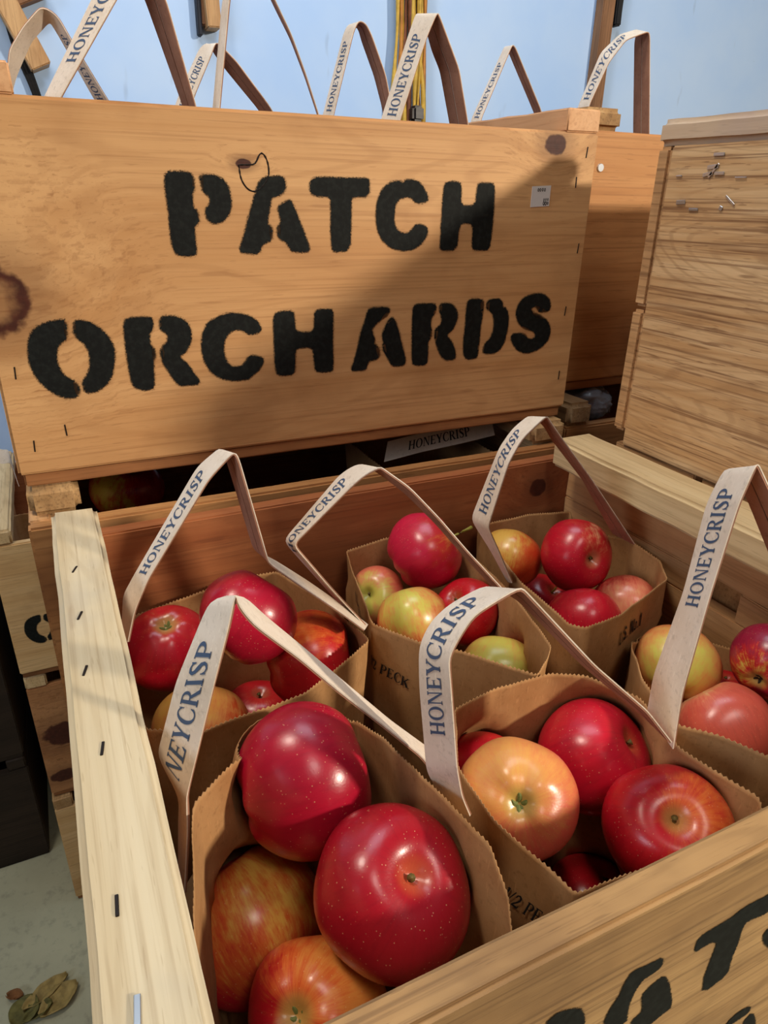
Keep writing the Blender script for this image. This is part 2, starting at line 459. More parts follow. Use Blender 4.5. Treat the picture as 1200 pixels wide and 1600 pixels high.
# ------------------------------------------------------------------ sprayed stencil letters
def chaikin(p, it=1):
    for _ in range(it):
        q = []
        for i in range(len(p)):
            a, b = p[i], p[(i + 1) % len(p)]
            q += [(a[0] * .8 + b[0] * .2, a[1] * .8 + b[1] * .2), (a[0] * .2 + b[0] * .8, a[1] * .2 + b[1] * .8)]
        p = q
    return p
def stencil(name, polys, parent, off=(0, 0, 0), halo=0.0042, clip=None):
    """One object per painted letter stroke group: filled outline plus a soft rim of overspray."""
    bm = bmesh.new()
    lay = bm.verts.layers.float.new('spray')
    for pl in polys:
        p = chaikin([(a / 1000 + off[0], b / 1000 + off[2]) for a, b in pl])
        ar = sum(p[i][0] * p[(i + 1) % len(p)][1] - p[(i + 1) % len(p)][0] * p[i][1] for i in range(len(p)))
        if ar < 0: p = p[::-1]
        n = len(p)
        rings = []
        for d, s in ((-0.0007, 1.0), (0.0007, 0.66), (halo, 0.24), (halo * 2.4, 0.0)):
            ring = []
            for i in range(n):
                a = p[i - 1]; b = p[(i + 1) % n]
                tx, ty = b[0] - a[0], b[1] - a[1]; l = math.hypot(tx, ty) or 1
                v = bm.verts.new((p[i][0] + ty / l * d, off[1], p[i][1] - tx / l * d)); v[lay] = s
                ring.append(v)
            rings.append(ring)
        for tri in tessellate_polygon([[v.co for v in rings[0]]]):
            bm.faces.new([rings[0][k] for k in tri])
        for r in range(3):
            for i in range(n):
                bm.faces.new((rings[r][i], rings[r + 1][i], rings[r + 1][(i + 1) % n], rings[r][(i + 1) % n]))
    bmesh.ops.recalc_face_normals(bm, faces=bm.faces[:])
    if clip:
        for co, no in clip:
            bmesh.ops.bisect_plane(bm, geom=bm.verts[:] + bm.edges[:] + bm.faces[:], plane_co=co, plane_no=no, clear_outer=True)
    return finish(name, bm, PAINT, parent)

# ------------------------------------------------------------------ crates
def staple(parent, p, n_axis, length=0.011, ang=0.0, mat=None, th=0.0012):
    """Flat-driven staple crown lying on a face whose normal is n_axis."""
    bm = bmesh.new()
    add_box(bm, (-length / 2, -th / 2, -0.0003), (length / 2, th / 2, 0.0005), bevel=0.0002, seg=1)
    R0 = Matrix.Rotation(ang, 4, 'Z')
    if n_axis == '-Y': R1 = Matrix.Rotation(math.radians(90), 4, 'X')
    elif n_axis == '-X': R1 = Matrix.Rotation(math.radians(-90), 4, 'Y') @ Matrix.Rotation(math.radians(90), 4, 'Z')
    else: R1 = Matrix.Identity(4)
    bm.transform(Matrix.Translation(V(p)) @ R1 @ R0)
    return finish('staple', bm, mat or RUST, parent)

def crate(label, loc, L=0.52, D=0.415, H=0.254, t=0.0145, front=PINE_B, back=RED_PINE, end=END_PINE, rail=ROUGH, slat=SLATW,
          rail_l=(0.002, 0.038), rail_r=None, rail_h=0.020, rail_y=None, group=None, ends=True, rail_bevel=0.003, seed=0.0, back_split=False, right_end=None, name='apple_crate'):
    r = thing(name, label, 'crate', loc, group)
    s = 0.011
    rail_r = rail_r or (L - rail_l[1], L - rail_l[0])
    ry = rail_y or ((0.0, D), (0.0, D))
    n = 4; wv = (D - 0.03) / n
    for k in range(n):
        box_part('bottom_slat', (0.003, 0.004 + k * (wv + 0.007), 0), (L - 0.003, 0.004 + k * (wv + 0.007) + wv, s), slat, r, cuts=12, rough=0.0005, seed=seed + k)
    box_part('front_panel', (0, 0, s), (L, t, s + H), front, r, bevel=0.002, cuts=24, rough=0.0003, seed=seed)
    if back_split:
        z = s + 0.012
        for (a, b) in ((0.012, 0.125), (0.1275, H)):
            box_part('back_board', (0, D - t, s + a), (L, D, s + b), back, r, bevel=0.003, cuts=20, rough=0.0012, seed=seed + a * 50)
    else:
        box_part('back_panel', (0, D - t, s), (L, D, s + H), back, r, bevel=0.0015, cuts=24, rough=0.0004, seed=seed + 3)
    box_part('end_panel', (0.0004, t, s), (0.0004 + 0.016, D - t, s + H), end, r, cuts=12, rough=0.0003, seed=seed + 5)
    if right_end: right_end(r)
    else: box_part('end_panel', (L - 0.0164, t, s), (L - 0.0004, D - t, s + H), end, r, cuts=12, rough=0.0003, seed=seed + 6)
    for (a, b), (y0, y1) in ((rail_l, ry[0]), (rail_r, ry[1])):
        box_part('rail', (a, y0, s + H), (b, y1, s + H + rail_h), rail, r, bevel=rail_bevel, seg=3, cuts=26, rough=0.0008, seed=seed + a * 40)
    return r

# ------------------------------------------------------------------ paper bags
def resample(pts, step, closed=False):
    out = []; n = len(pts)
    for i in range(n if closed else n - 1):
        a, b = pts[i], pts[(i + 1) % n]
        k = max(1, int(round((b - a).length / step)))
        for j in range(k): out.append(a.lerp(b, j / k))
    if not closed: out.append(pts[-1])
    return out
def relax(pts, it, closed=False, w=0.5):
    for _ in range(it):
        q = list(pts)
        for i in range(len(pts)):
            if not closed and i in (0, len(pts) - 1): continue
            q[i] = pts[i] * (1 - w) + (pts[i - 1] + pts[(i + 1) % len(pts)]) * (w / 2)
        pts = q
    return pts
class Handle:
    def __init__(self, st, smooth=3):
        N = [V(a) for a, b in st]; F = [V(b) for a, b in st]
        P = []; A = []; self.k = []
        for i in range(len(N) - 1):
            m = max(2, int(round(((N[i + 1] + F[i + 1]) / 2 - (N[i] + F[i]) / 2).length / 0.003)))
            for j in range(m):
                P.append(N[i].lerp(N[i + 1], j / m)); A.append(F[i].lerp(F[i + 1], j / m)); self.k.append(i + j / m)
        P.append(N[-1]); A.append(F[-1]); self.k.append(len(N) - 1.0)
        P = relax(P, smooth); A = relax(A, smooth)
        self.N = P; self.F = A
        C = [(a + b) / 2 for a, b in zip(P, A)]
        self.u = [0.0]
        for i in range(1, len(C)): self.u.append(self.u[-1] + (C[i] - C[i - 1]).length)
        self.n = []
        for i in range(len(C)):
            t = (C[min(i + 1, len(C) - 1)] - C[max(i - 1, 0)]).normalized()
            self.n.append(t.cross((A[i] - P[i]).normalized()).normalized())
    def u_at(self, k):
        for i in range(len(self.k) - 1):
            if self.k[i + 1] >= k:
                f = (k - self.k[i]) / (self.k[i + 1] - self.k[i]); return self.u[i] + f * (self.u[i + 1] - self.u[i])
        return self.u[-1]
    def at(self, u, v, off):
        i = 0
        u = max(self.u[0], min(self.u[-1], u))
        while i < len(self.u) - 2 and self.u[i + 1] < u: i += 1
        f = (u - self.u[i]) / max(1e-9, self.u[i + 1] - self.u[i])
        N = self.N[i].lerp(self.N[i + 1], f); F = self.F[i].lerp(self.F[i + 1], f); n = self.n[i].lerp(self.n[i + 1], f)
        return N.lerp(F, v) + n * off
    def build(self, parent, org, k0=None, k1=None, text='HONEYCRISP', v0=0.27, v1=0.73, ink=None, hide=None):
        bm = bmesh.new()
        n = len(self.N)
        def sheet(va, vb, oa, ob):
            g = [[bm.verts.new(self.N[i].lerp(self.F[i], v) + self.n[i] * o - org) for (v, o) in ((va, oa), (vb, oa), (vb, ob), (va, ob))] for i in range(n)]
            for i in range(n - 1):
                for c in range(4):
                    bm.faces.new((g[i][c], g[i][(c + 1) % 4], g[i + 1][(c + 1) % 4], g[i + 1][c]))
            bm.faces.new(g[0][::-1]); bm.faces.new(g[-1])
        sheet(0, 1, 0.0003, -0.0003)
        o = finish('handle', bm, STRAP, parent, smooth=True)
        o.data.set_sharp_from_angle(angle=0.7)
        bm = bmesh.new()
        sheet(0.01, 0.475, -0.0003, -0.0011); sheet(0.525, 0.99, -0.0003, -0.0011)
        fe = finish('folded_edge', bm, STRAP_IN, o, smooth=True)
        fe.data.set_sharp_from_angle(angle=0.7)
        if k0 is not None:
            b, W = glyph_mesh(text)
            slice_x(b, 60)
            ua, ub = (k0, k1)
            fl = []
            for v in b.verts:
                u = ua + (ub - ua) * v.co.x
                if u < (hide or 0.001) or u > self.u[-1] - 0.001: fl.append(v)
                v.co = self.at(u, v0 + (v1 - v0) * v.co.y, 0.0006) - org
            bmesh.ops.delete(b, geom=fl, context='VERTS')
            finish('printed_lettering', b, ink or INK, o)
        return o

def bag(label, rim, floor_z, apples=(), zig=0.0007, step=0.0014, shrink=0.9, rows=16, clamp=None, group=None, wrinkle=0.0016, seed=0.0):
    """Open paper bag: pinked rim, four creased walls down to a flat floor; the fruit inside pushes the walls out."""
    P = [V(p) for p in rim]
    c = sum(P, V()) / len(P)
    org = V((c.x, c.y, floor_z))
    r = thing('paper_bag', label, 'bag', org, group)
    ring = resample(P, step, True)
    ring = relax(ring, 4, True)
    if len(ring) % 2: ring.pop()
    bm = bmesh.new()
    g = []
    TS = [0.0, 0.012] + [0.012 + 0.988 * k / (rows - 1) for k in range(1, rows)]
    for j in range(rows + 1):
        t = TS[j]
        row = []
        for i, p in enumerate(ring):
            z = p.z + (floor_z - p.z) * t
            f = 1 + (shrink - 1) * t
            q = V((c.x + (p.x - c.x) * f, c.y + (p.y - c.y) * f, z))
            nz = noise.noise_vector(V((q.x * 38, q.y * 38, q.z * 22 + seed)))
            nz2 = noise.noise_vector(V((q.x * 95, q.y * 95, q.z * 60 + seed)))
            k = min(1, t * 5 + 0.45)
            q += V((nz.x, nz.y, 0)) * wrinkle * 1.6 * k + V((nz2.x, nz2.y, 0)) * wrinkle * 0.5 * k
            if j == 0:
                q.z += zig if i % 2 else -zig
            for (ap, R) in apples:
                d = q - ap
                if d.length < R + 0.0012:
                    h = math.sqrt(max(1e-8, (R + 0.0012) ** 2 - d.z ** 2))
                    dxy = V((d.x, d.y, 0)); out = V((q.x - c.x, q.y - c.y, 0))
                    dr = dxy.normalized() if dxy.length > 1e-5 else out.normalized()
                    if dr.dot(out) < 0: dr = out.normalized()
                    nq = ap + dr * h
                    q.x, q.y = nq.x, nq.y
            if clamp:
                q.x = min(max(q.x, clamp[0]), clamp[1]); q.y = min(max(q.y, clamp[2]), clamp[3])
            row.append(q)
        if j: row = relax(row, 2, True)
        g.append(row)
    vs = [[bm.verts.new(q - org) for q in row] for row in g]
    n = len(ring)
    for j in range(rows):
        for i in range(n):
            bm.faces.new((vs[j][i], vs[j + 1][i], vs[j + 1][(i + 1) % n], vs[j][(i + 1) % n]))
    bm.faces.new(vs[rows])
    b = finish('body', bm, KRAFT, r, smooth=True)
    md = b.modifiers.new('paper', 'SOLIDIFY'); md.thickness = 0.0005; md.offset = 0
    me = b.data
    b_tree = BVHTree.FromPolygons([v.co + org for v in me.vertices], [tuple(p.vertices) for p in me.polygons])
    return r, org, b_tree
def print_on(parent, org, tree, text, quad, ink, outward, name='printed_lettering', body=None):
    """Print a word on the bag wall: quad = baseline start, baseline end, top end, top start (near the wall)."""
    b, W = glyph_mesh(text)
    slice_x(b, 14)
    q = [V(p) for p in quad]
    for v in b.verts:
        p = q[0].lerp(q[1], v.co.x).lerp(q[3].lerp(q[2], v.co.x), v.co.y)
        loc, nor, _, _ = tree.find_nearest(p)
        n = nor if nor.dot(V(outward)) > 0 else -nor
        v.co = loc + n * 0.0011 - org
    return finish(name, b, ink, parent)

# ------------------------------------------------------------------ apples
def apple_mesh(name, seed, squash=0.93, lobes=0.03, shoulder=0.0):
    rnd = random.Random(seed)
    prof = []
    n = 44
    for k in range(n + 1):
        t = math.pi * k / n
        r = math.sin(t)
        z = math.cos(t) * squash
        z -= 0.20 * squash * math.exp(-((t / 0.36) ** 2)) + 0.14 * squash * math.exp(-((t / 0.14) ** 2)) + 0.03
        z += 0.14 * squash * math.exp(-(((math.pi - t) / 0.34) ** 2)) + 0.12 * squash * math.exp(-(((math.pi - t) / 0.15) ** 2))
        r *= 1 + 0.05 * math.cos(t) + 0.02 * math.sin(t) * math.cos(t) ** 2
        prof.append((max(r, 0.0), z))
    m = 64
    ph = rnd.random() * 6
    bm = bmesh.new()
    rows = []
    for k, (r, z) in enumerate(prof):
        if k in (0, n):
            rows.append([bm.verts.new((0, 0, z))]); continue
        t = math.pi * k / n
        row = []
        for i in range(m):
            a = 2 * math.pi * i / m
            l = 1 + lobes * math.cos(5 * a + ph) * (0.25 + 0.75 * (t / math.pi) ** 1.5) + 0.02 * math.cos(2 * a + ph * 2) + 0.014 * math.cos(3 * a + ph)
            zz = z - 0.022 * math.cos(5 * a + ph) * math.exp(-(((math.pi - t - 0.5) / 0.3) ** 2)) + shoulder * math.cos(a) * math.exp(-((t - 0.6) / 0.4) ** 2)
            row.append(bm.verts.new((r * l * math.cos(a), r * l * math.sin(a), zz)))
        rows.append(row)
    for k in range(n):
        A, B = rows[k], rows[k + 1]
        for i in range(m):
            j = (i + 1) % m
            if len(A) == 1: bm.faces.new((A[0], B[i], B[j]))
            elif len(B) == 1: bm.faces.new((A[i], B[0], A[j]))
            else: bm.faces.new((A[i], B[i], B[j], A[j]))
    for v in bm.verts:
        v.co += v.co.normalized() * noise.noise(v.co * 1.4 + V((seed * 3.1, 0, 0))) * 0.035
    me = bpy.data.meshes.new(name); bm.to_mesh(me); bm.free()
    for p in me.polygons: p.use_smooth = True
    me.materials.append(SKIN)
    return me
def stem_mesh(length, lean, mat):
    bm = bmesh.new()
    pts = [V((lean * (i / 6) ** 2, 0.3 * lean * (i / 6) ** 3, 0.56 + length * i / 6)) for i in range(7)]
    tube(bm, pts, [0.045, 0.035, 0.03, 0.03, 0.032, 0.04, 0.055], 8)
    me = bpy.data.meshes.new('stem'); bm.to_mesh(me); bm.free(); me.materials.append(mat)
    for p in me.polygons: p.use_smooth = True
    return me
def calyx_mesh(seed, mat, size=0.16):
    rnd = random.Random(seed)
    bm = bmesh.new()
    for k in range(5):
        a = k * 2 * math.pi / 5 + rnd.uniform(-.2, .2)
        d = V((math.cos(a), math.sin(a), 0)); sd = V((-d.y, d.x, 0))
        L = size * rnd.uniform(0.8, 1.25); z0 = -0.69
        curl = rnd.uniform(0.3, 0.9)
        rows = []
        for j in range(6):
            t = j / 5
            p = d * (0.02 + L * t) + V((0, 0, z0 - 0.10 * math.sin(t * 2.4) * curl - 0.02))
            p += sd * 0.03 * math.sin(t * 3 + k)
            w = 0.042 * (1 - t) ** 0.6 + 0.003
            rows.append([bm.verts.new(p - sd * w), bm.verts.new(p + V((0, 0, 0.018))), bm.verts.new(p + sd * w), bm.verts.new(p - V((0, 0, 0.012)))])
        for j in range(5):
            for c in range(4): bm.faces.new((rows[j][c], rows[j][(c + 1) % 4], rows[j + 1][(c + 1) % 4], rows[j + 1][c]))
        bm.faces.new(rows[0][::-1]); bm.faces.new(rows[-1])
    me = bpy.data.meshes.new('calyx'); bm.to_mesh(me); bm.free(); me.materials.append(mat)
    return me

# ------------------------------------------------------------------ measured shapes (metres; lettering outlines in millimetres on the board)
LETTERS = [[[132.8,210.5],[135.5,211.8],[146.0,211.8],[149.6,210.9],[151.5,208.6],[151.1,201.7],[149.0,199.2],[148.8,188.8],[152.1,186.8],[152.7,181.7],[151.3,178.7],[148.3,176.1],[148.4,168.4],[148.5,158.0],[147.0,156.7],[138.7,156.5],[134.0,158.4],[132.4,163.4],[132.4,175.6],[132.3,191.6],[131.7,203.3]],[[156.6,209.2],[160.2,210.5],[168.3,210.0],[173.6,207.1],[176.5,202.2],[177.4,195.2],[176.9,189.0],[173.9,183.4],[169.1,179.7],[164.0,178.9],[160.3,180.8],[158.8,185.8],[159.7,188.4],[162.5,190.9],[163.2,195.5],[161.8,197.9],[158.2,200.4],[157.6,204.8]],[[203.7,209.8],[218.3,211.2],[220.1,207.7],[220.1,203.0],[217.2,199.4],[210.6,197.7],[208.2,196.1],[207.3,190.4],[204.7,180.9],[204.8,177.2],[207.7,176.1],[208.4,173.4],[207.6,167.0],[201.7,164.8],[199.2,162.7],[197.1,157.8],[191.7,157.3],[183.0,158.6],[182.8,160.2],[186.6,169.2],[191.0,181.9],[196.5,196.5],[199.9,205.2]],[[214.7,189.9],[218.6,192.1],[223.8,195.0],[225.8,191.6],[229.2,183.1],[233.7,172.3],[238.6,159.5],[237.0,158.0],[225.1,158.2],[221.6,162.5],[219.9,165.8],[214.5,168.0],[213.1,171.3],[213.7,175.6],[216.8,178.8],[215.9,184.1]],[[241.3,207.8],[244.4,210.5],[253.1,211.0],[273.2,210.9],[289.0,211.2],[290.4,210.0],[290.4,199.3],[276.4,198.9],[274.4,196.1],[274.4,181.3],[273.7,158.6],[259.8,157.7],[258.8,160.0],[258.1,172.4],[258.6,195.4],[256.6,198.6],[244.7,199.2],[241.3,201.0]],[[315.4,210.0],[322.3,208.7],[323.6,210.8],[330.5,211.1],[336.1,209.4],[340.6,205.0],[344.4,199.4],[344.1,196.5],[336.8,194.7],[333.2,195.8],[330.3,198.6],[325.4,199.7],[318.5,198.4],[314.5,193.9],[313.1,186.0],[313.2,179.1],[315.8,173.3],[322.2,169.8],[327.8,170.4],[332.0,173.9],[335.4,177.7],[343.4,175.9],[345.7,173.3],[344.5,168.5],[339.7,162.6],[332.6,158.5],[321.2,157.8],[311.2,160.5],[304.1,165.8],[299.9,172.2],[298.0,181.3],[298.5,193.7],[302.1,202.6],[308.0,207.7]],[[361.1,209.4],[366.1,210.6],[374.9,210.2],[376.3,207.4],[377.0,192.3],[392.9,192.2],[393.7,208.9],[396.6,210.1],[408.1,210.2],[410.2,207.5],[410.9,190.2],[410.6,169.4],[409.3,157.5],[403.8,157.0],[393.5,157.7],[392.1,160.8],[391.7,179.2],[378.7,179.5],[376.1,173.2],[375.4,157.9],[360.6,157.5],[359.7,160.0],[359.9,181.5],[360.3,199.0]],[[51.2,113.2],[49.9,101.2],[44.6,98.2],[41.2,92.8],[40.1,86.1],[41.0,79.2],[43.7,73.2],[48.5,69.9],[52.1,66.0],[52.2,60.7],[49.8,57.9],[44.3,57.3],[37.4,60.4],[31.0,66.3],[26.1,73.6],[23.3,84.1],[23.9,92.9],[26.1,102.7],[31.2,108.9],[37.7,111.8],[46.1,113.5]],[[57.3,112.3],[62.5,112.4],[68.5,110.1],[75.1,104.1],[79.5,97.0],[80.9,90.0],[79.4,80.8],[76.5,71.5],[71.7,64.8],[64.4,60.7],[57.8,60.1],[56.2,62.7],[56.3,68.6],[60.8,72.9],[63.7,79.7],[64.4,90.0],[62.2,96.4],[57.5,100.7],[56.0,105.2]],[[91.4,111.6],[98.1,112.7],[110.4,112.3],[111.2,110.0],[110.3,104.3],[107.4,101.6],[106.8,92.3],[109.9,89.1],[110.5,84.3],[107.8,79.1],[107.1,70.1],[106.1,59.2],[101.5,58.1],[93.7,60.1],[91.3,64.2],[90.5,75.1],[90.4,91.6]],[[117.6,111.4],[123.0,112.8],[130.9,111.3],[136.4,107.5],[139.0,100.3],[137.8,92.0],[132.9,85.1],[128.5,82.7],[128.8,79.9],[133.7,75.3],[137.8,67.5],[142.1,60.8],[140.1,59.1],[127.3,59.3],[124.5,61.8],[120.0,70.2],[115.7,79.1],[115.1,86.4],[116.9,89.8],[121.4,93.1],[122.5,98.3],[120.5,101.4],[116.8,103.9]],[[164.3,111.0],[171.6,112.3],[179.3,111.3],[187.1,108.8],[192.5,104.7],[195.1,99.6],[194.4,97.4],[187.3,95.6],[184.0,96.9],[180.7,99.3],[176.3,100.7],[169.5,98.9],[165.2,94.2],[162.9,86.7],[163.3,80.0],[165.2,73.7],[169.5,69.6],[176.4,69.4],[180.6,71.9],[183.2,76.3],[186.2,78.1],[194.8,75.4],[195.5,73.0],[191.4,66.4],[185.8,62.3],[181.5,59.4],[169.9,59.3],[159.8,62.2],[152.4,68.0],[148.2,76.7],[146.8,85.6],[148.4,97.5],[153.5,106.3]],[[206.9,110.0],[213.8,111.5],[222.7,111.4],[223.3,106.4],[223.7,97.4],[226.3,94.4],[237.2,93.1],[241.6,95.2],[242.4,108.8],[244.5,111.5],[256.3,111.3],[257.7,108.6],[257.0,89.6],[257.0,61.0],[254.8,59.7],[243.9,60.3],[241.4,62.9],[240.6,79.0],[236.9,82.2],[228.3,82.4],[223.3,80.8],[222.0,61.5],[219.4,60.0],[207.8,60.4],[206.4,67.5],[206.6,89.4]],[[292.2,110.7],[309.7,110.4],[311.2,108.2],[308.0,103.8],[303.4,101.6],[297.9,97.8],[293.8,93.1],[294.8,88.9],[296.7,84.6],[296.3,80.1],[299.6,77.6],[302.0,75.0],[301.6,69.1],[298.3,66.8],[291.7,66.2],[289.4,62.3],[288.1,58.1],[276.4,58.7],[275.5,60.0],[278.3,66.6],[281.5,77.3],[284.2,89.6],[287.8,98.4],[290.0,106.3]],[[314.1,101.9],[316.6,98.4],[320.1,90.7],[322.8,80.4],[326.0,70.7],[328.0,64.5],[327.4,59.3],[315.7,59.5],[312.7,63.9],[309.7,69.3],[306.2,73.9],[305.7,78.1],[306.6,81.5],[305.1,86.6],[305.5,89.5],[307.7,93.1],[310.0,98.8]],[[335.2,110.7],[340.0,112.0],[356.6,111.5],[357.3,108.1],[356.1,103.1],[352.8,99.9],[352.4,94.8],[353.9,88.7],[354.0,82.7],[350.4,78.6],[350.8,70.7],[350.8,60.1],[348.4,58.0],[339.3,58.5],[336.0,60.4],[335.2,76.1],[334.7,99.1]],[[361.7,110.4],[366.6,111.4],[372.7,110.8],[376.9,108.0],[380.4,101.9],[379.8,95.0],[376.2,88.3],[371.3,85.1],[370.5,82.1],[374.9,77.9],[378.3,72.3],[381.2,64.0],[380.2,60.9],[372.9,60.6],[368.6,62.3],[364.7,67.0],[360.7,75.3],[358.3,82.4],[358.4,88.9],[363.7,92.5],[365.5,96.7],[364.2,101.8],[361.9,106.2]],[[391.1,112.2],[394.6,113.8],[405.5,113.3],[408.4,111.1],[407.7,101.1],[406.2,88.0],[406.1,75.5],[405.4,61.0],[402.2,59.9],[394.2,60.0],[390.7,63.9],[389.8,74.8],[390.6,91.5],[390.7,104.5]],[[412.2,110.0],[415.6,112.9],[425.2,113.0],[428.8,110.2],[429.9,104.9],[433.7,104.3],[436.5,98.8],[437.7,90.7],[436.8,81.7],[434.5,71.8],[430.2,65.7],[423.8,63.3],[412.8,63.7],[412.1,68.8],[414.1,72.7],[419.2,76.5],[422.3,83.5],[422.5,92.4],[420.7,99.6],[416.6,102.9],[412.6,105.3]],[[461.2,115.0],[469.0,116.1],[477.1,114.9],[483.6,110.1],[485.7,104.6],[484.9,100.6],[479.3,99.3],[472.3,100.2],[470.8,103.0],[467.7,105.0],[463.8,104.2],[462.4,101.6],[465.6,98.8],[472.8,96.6],[481.5,92.0],[487.0,86.2],[489.2,79.5],[487.9,72.0],[481.7,65.8],[471.7,61.3],[461.4,60.6],[453.0,63.6],[446.5,70.1],[442.9,76.8],[445.4,79.4],[454.4,79.7],[459.2,78.1],[461.3,74.7],[466.8,72.5],[471.8,74.0],[472.5,77.7],[469.0,81.6],[461.9,83.4],[454.8,86.1],[449.6,91.9],[446.4,99.2],[447.8,106.3],[452.7,112.3]]]
FRONT_LETTERS = [[[222.6,-40.7],[223.1,-46.5],[219.1,-47.6],[213.1,-48.4],[210.2,-53.9],[208.6,-63.0],[210.5,-76.8],[197.1,-66.5],[198.4,-58.0],[202.4,-50.9],[203.5,-44.2],[205.8,-38.5],[213.1,-39.8]],[[226.9,-55.4],[232.2,-65.6],[239.1,-85.5],[233.1,-86.6],[227.0,-89.5],[216.3,-81.2],[214.3,-77.3],[220.1,-74.2],[216.5,-61.0],[220.4,-57.3]],[[243.6,-50.0],[242.8,-43.2],[245.3,-40.5],[261.3,-40.4],[269.2,-37.6],[283.4,-38.4],[297.4,-38.7],[300.9,-47.7],[288.4,-52.2],[275.0,-49.3],[272.6,-53.0],[273.4,-62.7],[272.7,-75.8],[274.3,-86.7],[259.9,-90.0],[257.0,-76.1],[257.9,-63.3],[258.0,-52.3],[252.5,-49.4],[248.0,-49.7]],[[164.4,-40.4],[169.8,-37.9],[179.7,-42.9],[183.1,-49.1],[184.5,-56.8],[185.6,-66.3],[172.8,-63.8],[167.4,-51.8]],[[306.6,-135.4],[307.0,-140.6],[300.7,-140.7],[293.7,-140.8],[291.1,-149.8],[283.5,-152.1],[291.0,-136.6],[298.2,-133.1]],[[310.9,-143.5],[317.8,-157.1],[322.5,-174.7],[318.4,-180.3],[309.5,-162.6],[306.0,-148.0]],[[295.4,-67.7],[301.7,-66.8],[310.4,-72.1],[320.1,-96.7],[310.4,-93.4],[297.8,-79.6],[293.5,-71.3]]]
